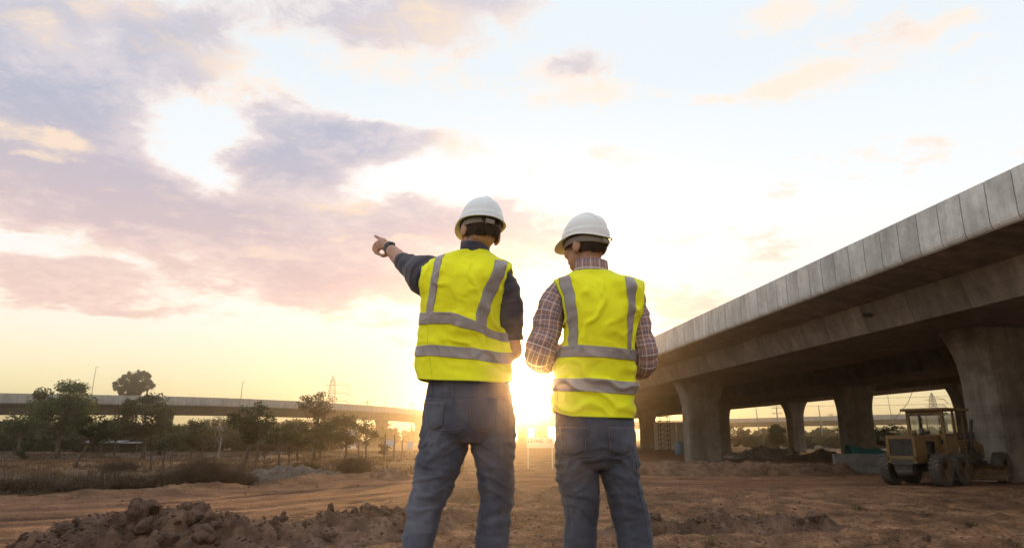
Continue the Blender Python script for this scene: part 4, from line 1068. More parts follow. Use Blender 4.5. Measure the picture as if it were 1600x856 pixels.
    for k in range(28):
        a, c = k * math.pi / 14, (k + 1) * math.pi / 14
        m.bar((.6 * math.cos(a), 3.75 + .6 * math.sin(a), .92), (.6 * math.cos(c), 3.75 + .6 * math.sin(c), .92), .1, .12)
    m.build('turning_circle', MAT_DARKSTEEL, root)
    m = MB(); m.bar((-.5, 3.8, 1.0), (0, 5.5, 1.0), .12); m.bar((.5, 3.8, 1.0), (0, 5.5, 1.0), .12); m.bar((-.5, 3.5, .9), (-.5, 3.75, .4), .12); m.bar((.5, 3.5, .9), (.5, 3.75, .4), .12); m.build('drawbar', MAT_YEL, root)
    for sx in (-1, 1):
        m = MB(); m.tube([(sx * .55, 4.25, 2.75), (sx * .5, 4.0, 1.6)], .075, 10); m.tube([(sx * .5, 4.0, 1.6), (sx * .45, 3.9, .98)], .04, 8); m.box((sx * .35, 4.2, 2.05), (.5, .2, .3)); m.build('lift_cylinder', MAT_DARKSTEEL, root)
    m = MB(); m.tube([(.2, 4.6, 1.75), (.75, 4.0, 1.0)], .06, 8); m.build('side_shift_cylinder', MAT_DARKSTEEL, root)
    m = MB()       # scarifier teeth rack ahead of the blade
    m.box((0, 4.9, .85), (1.3, .14, .2))
    for k in range(7): m.bar((-.57 + k * .19, 4.9, .85), (-.57 + k * .19, 4.82, .3), .05, .09)
    m.bar((-.45, 4.9, .9), (-.25, 5.3, 1.35), .08); m.bar((.45, 4.9, .9), (.25, 5.3, 1.35), .08); m.build('scarifier', MAT_DARKSTEEL, root)
grader()

# ------------------------------------------------------------------ small site furniture
MAT_CONC = material('block_concrete', [(0.10, 0.09, 0.08), (0.15, 0.138, 0.125), (0.20, 0.185, 0.17)], 3, .9, .4, 20)
MAT_WHITE = material('white_painted_board', [(0.62, 0.60, 0.56), (0.72, 0.70, 0.66)], 4, .7)
MAT_STEEL = material('galvanised_steel', [(0.25, 0.25, 0.26), (0.36, 0.36, 0.37)], 5, .5, metallic=.6)
MAT_POLE = material('pole_concrete', [(0.20, 0.19, 0.18), (0.30, 0.29, 0.27)], 3, .9)
def barrier():
    x, y = px2xy(1348, 36.5); L = 3.0
    root = thing('concrete_barrier', (x, y, gz(x, y) - .03), 'grey concrete barrier block under the bridge left of the grader', 'barrier', rz=-.12)
    prof = [(-.32, 0), (-.32, .1), (-.2, .36), (-.14, 1.0), (.14, 1.0), (.2, .36), (.32, .1), (.32, 0)]
    MB().prism(prof, 0, -L / 2, L / 2).build('block', MAT_CONC, root, bevel=.02)
    m = MB(); m.box((-.9, 0, .05), (.4, .66, .1)); m.box((.9, 0, .05), (.4, .66, .1)); m.build('foot', MAT_CONC, root)
    x, y = px2xy(1356, 38.5); n = 24
    V = []; 
    for j in range(7):
        for i in range(n):
            u, v = i / (n - 1), j / 6; h = .55 * math.sin(math.pi * v) * (1.1 - .5 * u) + .05 * math.sin(9 * u + 3 * v)
            V.append((-1.1 + 2.2 * u, -.6 + 1.2 * v, .80 + h + .12 * float(fbm(np.array([[u * 5, v * 3, 0.]]), 3)[0]) if 0 < j < 6 else .0))
    Q = [(j * n + i, j * n + i + 1, (j + 1) * n + i + 1, (j + 1) * n + i) for j in range(6) for i in range(n - 1)]
    o = obj('tarpaulin', mesh_from('tarpaulin', np.array(V), Q, True), material('teal_tarp', [(0.01, 0.06, 0.055), (0.02, 0.10, 0.09)], 4, .6), None, (x, y, gz(x, y)))
    tag(o, 'dark teal tarpaulin over a stack behind the concrete barrier', 'tarpaulin')
barrier()
def text_mesh(name, s, size):
    cu = bpy.data.curves.new(name, 'FONT'); cu.body = s; cu.size = size; cu.extrude = .006; cu.align_x = 'CENTER'; cu.align_y = 'CENTER'
    o = bpy.data.objects.new(name, cu); COL.objects.link(o); dg = bpy.context.evaluated_depsgraph_get(); me = bpy.data.meshes.new_from_object(o.evaluated_get(dg)); bpy.data.objects.remove(o); return me
def road_sign():
    Y = 42.0; x, y = px2xy(844, Y); z0 = gz(x, y) - .1; c = at(844, 691, Y)
    root = thing('sign_board', (x, y, z0), 'white lettered sign board on two posts between the two workers', 'sign')
    W = 42 * Y / 1090; H = 16 * Y / 1090; zc = c[2] - z0
    bd = MB().box((0, 0, zc), (W, .05, H)).build('board', MAT_WHITE, root, bevel=.006)
    ink = material('sign_ink', [(0.10, 0.09, 0.12), (0.13, 0.12, 0.15)], 5)
    for s, xx, zz, sz in (('a RTNG', -.30, .08, .27), ('37', .58, .06, .27), ('.. .... ..', -.42, -.18, .12)):
        obj('lettering', text_mesh('lettering', s, sz), ink, bd, (xx, -.035, zc + zz), (math.pi / 2, 0, 0))
    for s in (-.72, .72): MB().box((s, .05, zc / 2 + .05), (.05, .05, zc + .3)).build('post', MAT_WHITE, root)
road_sign()
def small_board(px, py, Y, w, h, label, legs=True, n='notice_board'):
    c = at(px, py, Y); z0 = gz(c[0], Y) - .05; root = thing(n, (c[0], Y, z0), label, 'board')
    MB().box((0, 0, c[2] - z0), (w, .05, h)).build('panel', MAT_WHITE, root)
    for s in (-w / 2 + .05, w / 2 - .05): MB().box((s, .05, (c[2] - z0) / 2), (.07, .06, c[2] - z0 + h * .4)).build('post', MAT_STEEL, root)
small_board(609, 692, 60, .75, .55, 'pale notice board among fence posts left of the pointing worker')
small_board(641, 695, 75, .55, .8, 'small pale board nearest the pointing workers hip')
for i, (px, Y, h) in enumerate([(601, 52, 2.0), (615.5, 53, 1.9), (560, 56, 1.6), (628, 60, 1.7)]):
    x, y = px2xy(px, Y); o = MB().tube([(0, 0, -.1), (.03, 0, h)], [.055, .045], 7).build('fence_post', MAT_BARK, None, loc=(x, y, gz(x, y)))
    tag(o, ['dark post left of the pale notice board', 'dark post right of the pale notice board', 'short dark post among scrub left of the notice board', 'thin post nearest the pointing worker'][i], 'post', 'rough wooden posts')
def sheds():
    x, y = px2xy(184, 88); root = thing('lean_to_shed', (x, y, gz(x, y) - .1), 'low dark shed with sagging blue grey sheet roof under the left overpass', 'shed')
    for k, (sx, sw) in enumerate([(-2.6, 2.3), (-.4, 2.3), (1.9, 2.4)]):
        MB().box((sx, 0, 1.55 - .1 * k), (sw, 2.6, .06), Matrix.Rotation(math.radians(9 - 3 * k), 4, 'X')).build('roof_sheet', material('tin_roof', [(0.08, 0.088, 0.10), (0.15, 0.16, 0.18)], 3, .6), root)
    for sx in (-3.5, -1.5, .6, 2.9): MB().box((sx, -1, .7), (.1, .1, 1.4)).build('post', MAT_BARK, root)
    MB().box((-.4, .9, .65), (6.2, .08, 1.2)).build('wall', MAT_DARKSTEEL, root)
    x, y = px2xy(525, 120); root = thing('roofed_shed', (x, y, gz(x, y) - .1), 'pale tin roofed shed far behind the trees right of the slender tree', 'shed')
    MB().box((0, 0, 1.1), (6, 4, 2.2)).build('wall', MAT_WHITE, root)
    MB().prism([(-2.6, 2.1), (0, 3.0), (2.6, 2.1), (2.6, 2.2), (0, 3.12), (-2.6, 2.2)], 0, -3.4, 3.4).build('roof', MAT_STEEL, root)
    MB().box((1.2, -2.02, 1.0), (1.0, .06, 1.9)).build('door', MAT_DARKSTEEL, root)
sheds()
def hoarding():
    x, y = px2xy(1058, 100); root = thing('site_hoarding', (x, y, gz(x, y) - .1), 'pale sheet metal hoarding left of the nearest full pier', 'hoarding')
    for k in range(4): MB().box((-2.4 + k * 1.6, .03 * (k % 2), 2.0), (1.57, .05, 3.9)).build('panel', MAT_WHITE, root)
    x, y = px2xy(1062, 76); root = thing('water_tank', (x, y, gz(x, y) - .05), 'small blue plastic tank on the ground left of the nearest full pier', 'tank')
    MB().lathe([(.45, 0), (.5, .05), (.5, 1.15), (.42, 1.3), (.2, 1.36)], (0, 0, 0), 'z', 18).build('drum', material('blue_plastic', [(0.10, 0.17, 0.28), (0.14, 0.22, 0.34)], 3, .5), root, True)
    MB().lathe([(.2, 1.3), (.2, 1.42)], (0, 0, 0), 'z', 14).build('lid', MAT_DARKSTEEL, root)
    x, y = px2xy(1039, 90); root = thing('scaffold_tower', (x, y, gz(x, y) - .05), 'rusty lattice scaffold tower left of the pale hoarding', 'scaffold')
    MAT_RUST = material('rusty_tube', [(0.09, 0.05, 0.035), (0.15, 0.085, 0.06)], 4, .8)
    for sx in (-.6, .6):
        for sy in (-.6, .6): MB().tube([(sx, sy, 0), (sx, sy, 4.6)], .05, 6).build('standard', MAT_RUST, root)
    m = MB()
    for k in range(8):
        z = .3 + k * .58
        for sy in (-.6, .6):
            m.tube([(-.6, sy, z), (.6, sy, z)], .03, 5); m.tube([(-.6, sy, z), (.6, sy, z + .58)], .022, 5)
        for sx in (-.6, .6): m.tube([(sx, -.6, z), (sx, .6, z)], .03, 5)
    m.build('bracing', MAT_RUST, root)
    m = MB(); m.bar((-.9, 0, 4.65), (3.2, 0, 4.75), .2, .25); m.build('top_beam', MAT_RUST, root)
hoarding()
# ------------------------------------------------------------------ pylons, poles and lamp masts
MAT_LATTICE = material('lattice_steel', [(0.16, 0.14, 0.15), (0.24, 0.21, 0.22)], 3, .7)
def pylon(px, ytop, Y, label, base_w=2.6, name='lattice_pylon'):
    t = at(px, ytop, Y); H = t[2] + .2; root = thing(name, (t[0], Y, -.2), label, 'pylon')
    def hw(z): return base_w / 2 * (1 - .82 * z / H) if z < H * .93 else base_w / 2 * .18 * (H - z) / (H * .07) + .03
    lev = [H * q for q in (0, .14, .27, .39, .5, .6, .69, .77, .84, .9, .95, 1.0)]; r = .07
    for sx in (-1, 1):
        for sy in (-1, 1):
            m = MB()
            for a, b in zip(lev[:-1], lev[1:]): m.bar((sx * hw(a), sy * hw(a), a), (sx * hw(b), sy * hw(b), b), r * 1.5)
            m.build('leg', MAT_LATTICE, root)
    m = MB()
    for a, b in zip(lev[:-1], lev[1:]):
        A, B = hw(a), hw(b)
        for (p, q) in [((-A, -A, a), (B, -B, b)), ((A, -A, a), (-B, -B, b)), ((-A, A, a), (B, B, b)), ((-A, -A, a), (-B, B, b)), ((A, -A, a), (B, B, b)), ((-B, -B, b), (B, -B, b)), ((-B, -B, b), (-B, B, b)), ((B, -B, b), (B, B, b))]: m.bar(p, q, r)
    m.build('bracing', MAT_LATTICE, root)
    for z in (H * .62, H * .74, H * .86):
        m = MB(); m.bar((-base_w * .55, 0, z), (base_w * 1.0, 0, z + .15), .12); m.bar((0, 0, z + .9), (base_w * 1.0, 0, z + .15), .08); m.tube([(base_w * .95, 0, z + .1), (base_w * 1.25, 0, z - .9)], .1, 6); m.build('cross_arm', MAT_LATTICE, root)
pylon(520.5, 587, 210, 'tall lattice power pylon rising behind the left overpass', 4.6)
pylon(1455, 613, 180, 'lattice power pylon seen above the grader cab roof', 3.2)
def pole(px, ytop, Y, label, arms=True, r=.16, lean=0.0, group='utility poles'):
    t = at(px, ytop, Y); H = t[2] + .2; root = thing('utility_pole', (t[0], Y, -.2), label, 'pole', group)
    MB().tube([(0, 0, 0), (lean, 0, H)], [r, r * .6], 8).build('shaft', MAT_POLE, root, True)
    if arms:
        for k, z in enumerate((H - .5, H - 1.6)):
            ca = MB().bar((-1.1 + lean, 0, z), (1.1 + lean, 0, z), .12).build('cross_arm', MAT_POLE, root)
            for s in (-1, -.5, .5, 1): MB().tube([(s + lean, 0, z + .1), (s + lean, 0, z + .35)], .06, 6).build('insulator', MAT_POLE, ca)
    return root
pole(574, 625, 190, 'power pole with equipment rising behind the left overpass', True, .25)
pole(644, 628, 230, 'power pole just left of the pointing worker', True, .22)
pole(342, 648, 150, 'twin arm pole behind the pale forked trunk', True, .16)
pole(1184, 637, 150, 'plain slanting pole above the far overpass, left of the cross arm pole', False, .14, -.4)
pole(1213, 634, 150, 'power pole with three cross arms above the far overpass', True, .2)
pole(1281, 633, 150, 'thin plain pole seen in the gap between two piers under the bridge', False, .16, -.3)
pole(1391, 617, 150, 'thin slanting mast above the far overpass left of the grader', False, .09, -.6)
def masts():
    ss = np.arange(2, ls[-1] - 2, 0.5); P = np.array([lfr(v)[0](-10.2, 0) for v in ss]) + np.array([lroot.location.x, lroot.location.y, 0]); px, _ = proj(P)
    for target, ytop, lb in ((141, 574, 'thin lamp mast on the overpass left of the palms'), (376, 596, 'thin lamp mast on the overpass above the tall dense tree'), (600, 618, 'faint lamp mast on the overpass right of the pylon')):
        k = np.argmin(np.abs(px - target)); p = P[k]; t = at(target + 3, ytop, p[1]); h = t[2] - p[2] + 1.0
        root = thing('lamp_mast', (p[0], p[1], p[2] - 1.0), lb, 'lamp mast', 'lamp masts on the left overpass')
        MB().tube([(0, 0, 0), (.12, 0, h)], [.1, .05], 7).build('shaft', MAT_STEEL, root)
        MB().tube([(.12, 0, h), (.5, .3, h + .15)], [.045, .03], 6).build('arm', MAT_STEEL, root)
    k = np.argmin(np.abs(px - 588)); p = P[k]
    o = MB().lathe([(.5, 0), (.5, .5), (.35, .75), (.05, .8)], (0, 0, 0), 'z', 14).build('warning_drum', material('orange_plastic', [(0.5, 0.10, 0.03), (0.6, 0.14, 0.04)], 3, .5), None, loc=(p[0] + .6, p[1] - .5, p[2] - .2)); tag(o, 'small orange drum on the overpass parapet right of the pylon', 'drum')
masts()
def wires():
    mt = material('wire', [(0.06, 0.06, 0.06), (0.08, 0.08, 0.08)], 2)
    for i, (z0, z1) in enumerate([(12.2, 13.0), (10.6, 11.2), (14.0, 15.4)]):
        a, b = np.array([18., 185., z0]), np.array([150., 150., z1]); pts = [a + (b - a) * t + np.array([0, 0, -1.6 * 4 * t * (1 - t)]) for t in np.linspace(0, 1, 24)]
        o = MB().tube(pts, .035, 4).build('power_line', mt); tag(o, ['middle', 'lowest', 'highest'][i] + ' of the power lines seen through the gap under the bridge', 'cable', 'power lines')
    p0 = at(1432, 596, 33); p1 = at(1398, 655, 33)
    o = MB().tube([p0, (p0 + p1) / 2 + np.array([.1, 0, -.1]), p1], .012, 5).build('hanging_cable', mt); tag(o, 'slack cable hanging from the bridge soffit left of the grader', 'cable')
wires()
# ------------------------------------------------------------------ people
MAT_SKIN = material('skin', [(0.40, 0.205, 0.13), (0.46, 0.245, 0.16), (0.52, 0.29, 0.20)], 14, 0.55, 0.12, 90, spec=.35, bdist=.004)
MAT_HAIR = material('short_dark_hair', [(0.03, 0.017, 0.010), (0.06, 0.034, 0.02), (0.10, 0.058, 0.036)], 60, 0.7, 0.9, 180, stretch=(1, 1, .3), bdist=.006)
def weave(scale, amt):
    def f(N, L, tc, col, mul):
        w = N.new('ShaderNodeTexWave'); w.bands_direction = 'DIAGONAL'; w.inputs['Scale'].default_value = scale; w.inputs['Distortion'].default_value = 3; w.inputs['Detail'].default_value = 2
        L.new(tc.outputs['Object'], w.inputs['Vector'])
        mr = N.new('ShaderNodeMapRange'); mr.inputs[3].default_value = 1 - amt; mr.inputs[4].default_value = 1 + amt
        L.new(w.outputs['Fac'], mr.inputs[0]); return mul(col, mr.outputs[0])
    return f
MAT_DENIM = [material('faded_denim', [(0.052, 0.056, 0.08), (0.095, 0.102, 0.14), (0.17, 0.177, 0.22)], 5, 0.9, 0.5, 260, big=.32, bigscale=3.2, spec=.1, extra=weave(120, .10), bdist=.004, stretch=(1, 1, .45), sheen=.2),
             material('dark_denim', [(0.046, 0.049, 0.068), (0.082, 0.088, 0.118), (0.14, 0.147, 0.18)], 5, 0.9, 0.5, 260, big=.30, bigscale=3.2, spec=.1, extra=weave(120, .10), bdist=.004, stretch=(1, 1, .45), sheen=.2)]
MAT_SEAM = material('denim_stitch', [(0.22, 0.15, 0.08), (0.30, 0.20, 0.11)], 30, .9)
MAT_VEST = material('fluorescent_yellow_mesh', [(0.90, 0.90, 0.02), (0.98, 0.97, 0.025), (1.0, 1.0, 0.03)], 7, 0.8, 0.35, 420, big=.13, bigscale=4, spec=.15, bdist=.002, sheen=.25)
MAT_PIPING = material('vest_edge_binding', [(0.62, 0.70, 0.02), (0.70, 0.78, 0.03)], 9, .8)
MAT_REFLECT = material('silver_reflective_tape', [(0.28, 0.24, 0.235), (0.35, 0.305, 0.295), (0.42, 0.37, 0.36)], 12, 0.45, 0.15, 300, spec=.5, big=.12, bigscale=7, bdist=.002)
MAT_SHIRT = material('charcoal_shirt', [(0.045, 0.04, 0.055), (0.065, 0.058, 0.075), (0.09, 0.08, 0.095)], 16, 0.85, 0.3, 200, spec=.15, extra=weave(60, .15), bdist=.004, sheen=.3)
def plaid_mat():
    m = bpy.data.materials.new('plaid_shirt'); m.use_nodes = True; N, L = m.node_tree.nodes, m.node_tree.links
    p = N['Principled BSDF']; p.inputs['Roughness'].default_value = .9; p.inputs['Specular IOR Level'].default_value = .1
    uv = N.new('ShaderNodeUVMap'); sp = N.new('ShaderNodeSeparateXYZ'); L.new(uv.outputs[0], sp.inputs[0])
    def M(op, a, b=0.):
        n = N.new('ShaderNodeMath'); n.operation = op
        for s, v in ((n.inputs[0], a), (n.inputs[1], b)):
            if isinstance(v, bpy.types.NodeSocket): L.new(v, s)
            else: s.default_value = v
        return n.outputs[0]
    def band(c, per, lo, hi):
        f = M('FRACT', M('DIVIDE', c, per)); return M('MULTIPLY', M('GREATER_THAN', f, lo), M('LESS_THAN', f, hi))
    col = None
    def mix(f, a, b):
        x = N.new('ShaderNodeMix'); x.data_type = 'RGBA'
        for s, v in ((x.inputs[0], f), (x.inputs[6], a), (x.inputs[7], b)):
            if isinstance(v, bpy.types.NodeSocket): L.new(v, s)
            else: s.default_value = v
        return x.outputs[2]
    c = mix(M('MULTIPLY', band(sp.outputs[0], .036, .0, .5), .7), (0.42, 0.23, 0.18, 1), (0.22, 0.16, 0.20, 1))
    c = mix(M('MULTIPLY', band(sp.outputs[1], .038, .0, .5), .55), c, (0.22, 0.16, 0.20, 1))
    for ax in (0, 1):
        c = mix(M('MULTIPLY', band(sp.outputs[ax], .018, .42, .52), .55), c, (0.72, 0.64, 0.62, 1))
        c = mix(M('MULTIPLY', band(sp.outputs[ax], .036, .72, .79), .8), c, (0.72, 0.64, 0.62, 1))
    L.new(c, p.inputs['Base Color'])
    return m
MAT_PLAID = plaid_mat()
MAT_HAT = [material('white_hard_hat', [(0.78, 0.79, 0.81), (0.83, 0.84, 0.86)], 9, 0.35, 0.03, 60, spec=.5, coat=.25), material('cream_hard_hat', [(0.78, 0.77, 0.76), (0.83, 0.82, 0.81)], 9, 0.35, 0.03, 60, spec=.5, coat=.25)]
MAT_BAND = material('grey_hat_suspension', [(0.22, 0.18, 0.16), (0.30, 0.25, 0.22)], 20, .6)
MAT_WATCH = material('black_watch', [(0.012, 0.012, 0.013), (0.02, 0.02, 0.022)], 9, .4)
MAT_BOOT = material('brown_boot', [(0.06, 0.04, 0.028), (0.10, 0.07, 0.05)], 12, .7, .3, 40)
MAT_EYE = material('eye_white', [(0.7, 0.68, 0.65), (0.75, 0.73, 0.7)], 9, .2)

def loft(rings, uvscale=None, closed_ends=True, n=28):
    """rings: (centre, axis_a, axis_b) vectors; returns verts, faces, uv per vertex"""
    V = []; UV = []; Ltot = 0; prev = None
    for (c, a, b) in rings:
        c, a, b = (np.array(q, float) for q in (c, a, b))
        if prev is not None: Ltot += np.linalg.norm(c - prev)
        prev = c; rad = (np.linalg.norm(a) + np.linalg.norm(b)) / 2
        for k in range(n):
            t = 2 * math.pi * k / n
            V.append(c + a * math.cos(t) + b * math.sin(t)); UV.append((abs(t - math.pi) * .055, Ltot))
    m = len(rings)
    Fc = [(i * n + k, i * n + (k + 1) % n, (i + 1) * n + (k + 1) % n, (i + 1) * n + k) for i in range(m - 1) for k in range(n)]
    if closed_ends: Fc += [tuple(range(n))[::-1], tuple((m - 1) * n + k for k in range(n))]
    return np.array(V), Fc, UV
def tube_rings(pts, rad, flat=1.0, up=(0, 0, 1), sub=6):
    """smooth chain of rings perpendicular to a path; rad scalar or per point; flat scales the second axis"""
    pts = np.array(pts, float); rad = np.array(rad, float); m = len(pts)
    t = np.linspace(0, m - 1, (m - 1) * sub + 1); C = crom(pts, t); R = np.interp(t, np.arange(m), rad)
    out = []; ref = np.array(up, float)
    for i in range(len(t)):
        d = C[min(i + 1, len(t) - 1)] - C[max(i - 1, 0)]; d /= np.linalg.norm(d)
        s = ref - d * (ref @ d)
        if np.linalg.norm(s) < .2: s = np.array([1., 0, 0]) - d * d[0]
        s /= np.linalg.norm(s); ref = s; b = np.cross(d, s)
        out.append((C[i], s * R[i], b * R[i] * flat))
    return out
def ellipsoid(c, r, M=None, nu=20, nv=12):
    V = []; 
    for j in range(nv + 1):
        ph = -math.pi / 2 + math.pi * j / nv
        for i in range(nu):
            th = 2 * math.pi * i / nu
            q = np.array([r[0] * math.cos(ph) * math.cos(th), r[1] * math.cos(ph) * math.sin(th), r[2] * math.sin(ph)])
            V.append((np.array(M) @ q if M is not None else q) + np.array(c))
    Fc = [(j * nu + i, j * nu + (i + 1) % nu, (j + 1) * nu + (i + 1) % nu, (j + 1) * nu + i) for j in range(nv) for i in range(nu)]
    return np.array(V), Fc
class Soup:
    def __init__(s): s.V = []; s.F = []; s.UV = []; s.n = 0
    def add(s, V, Fc, UV=None):
        s.V.append(np.array(V)); s.F += [tuple(i + s.n for i in f) for f in Fc]; s.n += len(V); s.UV += list(UV) if UV is not None else [(0, 0)] * len(V)
        return s
    def verts(s): return np.concatenate(s.V)
def remesh(soup, voxel, smooth_it=4, fac=.5):
    me = mesh_from('tmp', soup.verts(), soup.F)
    bm = bmesh.new(); bm.from_mesh(me); bmesh.ops.remove_doubles(bm, verts=bm.verts, dist=1e-6); bmesh.ops.recalc_face_normals(bm, faces=bm.faces); bm.to_mesh(me); bm.free()
    o = bpy.data.objects.new('tmp', me); COL.objects.link(o)
    r = o.modifiers.new('r', 'REMESH'); r.mode = 'VOXEL'; r.voxel_size = voxel
    if smooth_it:
        s = o.modifiers.new('s', 'SMOOTH'); s.factor = fac; s.iterations = smooth_it
    dg = bpy.context.evaluated_depsgraph_get(); dg.update()
    res = bpy.data.meshes.new_from_object(o.evaluated_get(dg))
    bpy.data.objects.remove(o); bpy.data.meshes.remove(me)
    return res
def displace(me, fn):
    n = len(me.vertices); co = np.empty(n * 3, np.float32); me.vertices.foreach_get('co', co); nr = np.empty(n * 3, np.float32); me.vertices.foreach_get('normal', nr)
    co = co.reshape(-1, 3).astype(float); nr = nr.reshape(-1, 3).astype(float)
    co = co + nr * fn(co, nr)[:, None]
    me.vertices.foreach_set('co', co.astype(np.float32).ravel()); me.update()
def folds(co, freq, seed, warp=.6):
    """crease-like ridges"""
    n = fbm(co * np.array(freq), 3, seed)
    return 1 - 2 * np.abs(n) ** .8

def person(spec):
    Y0 = spec['Y']; K = lambda px, py, dy=0.0: at(px, py, Y0 + dy)
    org = np.array([K(*spec['origin'])[0], Y0, 0.0]); org[2] = gz(org[0], org[1])
    root = thing('person', org, spec['label'], 'person', 'workers in hard hats')
    def fin(name, me, mat, parent=root, smooth=True):
        me.polygons.foreach_set('use_smooth', np.full(len(me.polygons), smooth)); o = obj(name, me, mat, parent)
        return o
    S0 = org
    # ---------- torso tables
    T = spec['torso']                     # (ypx, xl, xr, half depth, panel half angle)
    rows = np.array([[K(xl, y)[0], K(xr, y)[0], K(xl, y)[2], hd, math.radians(A), yc] for (y, xl, xr, hd, A, yc) in T])
    nt = len(rows) - 1
    CX = (rows[:, 0] + rows[:, 1]) / 2; WX = (rows[:, 1] - rows[:, 0]) / 2
    def surf(t, s, off=0.0, front=False, wr=1.0):
        t = np.asarray(t, float); s = np.asarray(s, float)
        cx, w, z, d, A, yc = (crom(q, t) for q in (CX, WX, rows[:, 2], rows[:, 3], rows[:, 4], rows[:, 5]))
        A = np.minimum(A, math.pi / 2)
        w = w / np.sin(np.maximum(A, .8)) ** .85
        a = s * A
        sn, cs = np.sin(a), np.cos(a)
        ex = .86
        x = cx + (w + off) * np.sign(sn) * np.abs(sn) ** ex
        y = (d + off) * np.abs(cs) ** ex * (1 if front else -1) + Y0 + yc
        if not front:   # hollow along the spine, shoulder blades
            tt = t / nt
            y = y + .014 * np.exp(-(s / .16) ** 2) * np.exp(-((tt - .62) / .25) ** 2) - .010 * np.exp(-((np.abs(s) - .42) / .22) ** 2) * np.exp(-((tt - .74) / .12) ** 2)
        hem = np.interp(s, [q[0] for q in spec['hem']], [q[1] for q in spec['hem']])
        z = z + hem * np.clip(1 - t / 1.6, 0, 1) ** 1.5
        p = np.stack([x, y, z], -1)
        if wr:
            q = p - np.stack([off * np.sign(sn) * np.abs(sn) ** ex, off * np.abs(cs) ** ex * (1 if front else -1), np.zeros_like(sn)], -1) - S0   # the same folds on every layer
            f = spec['vest_folds'](q, t / nt, s, front) * wr
            nrm = np.stack([sn, -cs * (-1 if front else 1), np.zeros_like(sn)], -1)
            p = p + nrm * f[..., None]
        return p
    t_of_z = lambda z: np.interp(z, crom(rows[:, 2], np.linspace(0, nt, 400)), np.linspace(0, nt, 400))
    def panel(front, t0, t1, n1, n2, off, s_lo=None, s_hi=None, wr=1.0):
        tg = np.linspace(t0, t1, n1)
        S = np.linspace(0, 1, n2)[None, :]; lo = -1 if s_lo is None else s_lo[:, None]; hi = 1 if s_hi is None else s_hi[:, None]
        SS = lo + (hi - lo) * S + np.zeros((n1, 1)); TT = np.repeat(tg[:, None], n2, 1)
        return surf(TT, SS, off, front, wr)
    def grid_faces(n1, n2, flip=False, base=0):
        i = np.arange(n1 - 1)[:, None] * n2 + np.arange(n2 - 1)[None, :] + base
        q = np.stack([i, i + 1, i + n2 + 1, i + n2], -1).reshape(-1, 4)
        return q[:, ::-1] if flip else q
    # ---------- body: one continuous skin under the clothes
    Hd = spec['head']; hc = K(*Hd['c'], Hd.get('dy', 0.0)); Rh = Matrix.Rotation(Hd['yaw'], 3, 'Z') @ Matrix.Rotation(Hd.get('pitch', 0), 3, 'X') @ Matrix.Rotation(Hd['roll'], 3, 'Y'); Rn = np.array(Rh); hs = Hd.get('s', 1.0)
    hp = lambda q: hc + Rn @ (np.array(q) * hs)
    B = Soup()
    def el(c, r, M=None):
        B.add(*ellipsoid(hp(c), np.array(r) * hs, Rn if M is None else Rn @ np.array(M)))
    el((0, -.012, .035), (.076, .096, .092)); el((0, .03, -.045), (.060, .066, .072)); el((0, .052, -.085), (.040, .036, .03)); el((0, -.026, -.02), (.062, .062, .065))
    el((0, .098, -.018), (.014, .022, .024)); el((0, .088, .008), (.010, .02, .03)); el((0, .088, -.062), (.024, .014, .012)); el((0, .078, .03), (.055, .022, .014))
    el((.038, .075, -.03), (.024, .02, .024)); el((-.038, .075, -.03), (.024, .02, .024))
    for s in (-1, 1):
        Me = Matrix.Rotation(s * -.35, 3, 'Z') @ Matrix.Rotation(.15, 3, 'X')
        el((s * .083, -.012, -.012), (.009, .020, .033), Me); el((s * .079, .0, -.014), (.010, .014, .024), Me); el((s * .078, .002, -.038), (.008, .010, .012))
    nb = K(*Hd['neck'], Hd.get('ndy', 0.02)); top = hp((0, -.02, -.03))
    B.add(*loft(tube_rings([nb + np.array([0, .01, -.12]), nb, nb * .45 + top * .55, top], [.064, .055, .051, .052], 1.0))[:2])
    ts = np.linspace(.3, nt - .4, 26); Rg = []
    for t in ts:
        c = surf(t, 0., -.03, False, 0); cx = float(crom(CX, np.array(t))); w = float(crom(WX, np.array(t))); d = float(crom(rows[:, 3], np.array(t))); zc = float(crom(rows[:, 2], np.array(t))); yc = float(crom(rows[:, 5], np.array(t)))
        Rg.append(((cx, Y0 + yc, zc), (max(w - .03, .03), 0, 0), (0, max(d - .03, .03), 0)))
    B.add(*loft(Rg)[:2])
    hands = Soup()
    for arm in spec['arms']:
        P = [K(*q[:2], q[2]) for q in arm['pts']]
        B.add(*loft(tube_rings(P, arm['r'], .92))[:2])
        for fing in arm['fingers']:
            fp = [K(*q[:2], q[2]) if len(q) == 3 else None for q in fing['p']]
            B.add(*loft(tube_rings(fp, fing['r'], fing.get('flat', 1.0), sub=4), n=14)[:2])
    legs = []
    for lg in spec['legs']:
        R = []
        for (y, xl, xr, dy, dpt) in lg['rows']:
            a, b = K(xl, y, dy), K(xr, y, dy); w = (b[0] - a[0]) / 2
            R.append([np.array([(a[0] + b[0]) / 2, Y0 + dy, a[2]]), w, dpt])
        # carry on down to the ground
        last, lw = R[-1][0], R[-1][1]; prev = R[-3][0]; slope = (last - prev) / (last[2] - prev[2])
        fx, fy = lg['foot']; foot = K(fx, 700, fy); foot[2] = gz(foot[0], foot[1])
        zz = np.linspace(last[2], foot[2] + .07, 7)[1:]
        for k, z in enumerate(zz):
            f = (k + 1) / len(zz); c = last * (1 - f) + np.array([foot[0], foot[1], 0]) * f; c[2] = z
            R.append([c, lw * (1 - f) + .075 * f, R[len(lg['rows']) - 1][2] * (1 - f) + .085 * f])
        legs.append((R, foot))
        B.add(*loft([(c, (max(w - .018, .03), 0, 0), (0, max(d - .018, .03), 0)) for c, w, d in R])[:2])
        B.add(*ellipsoid(foot + np.array([0, .06, .045]), (.045, .12, .04)))
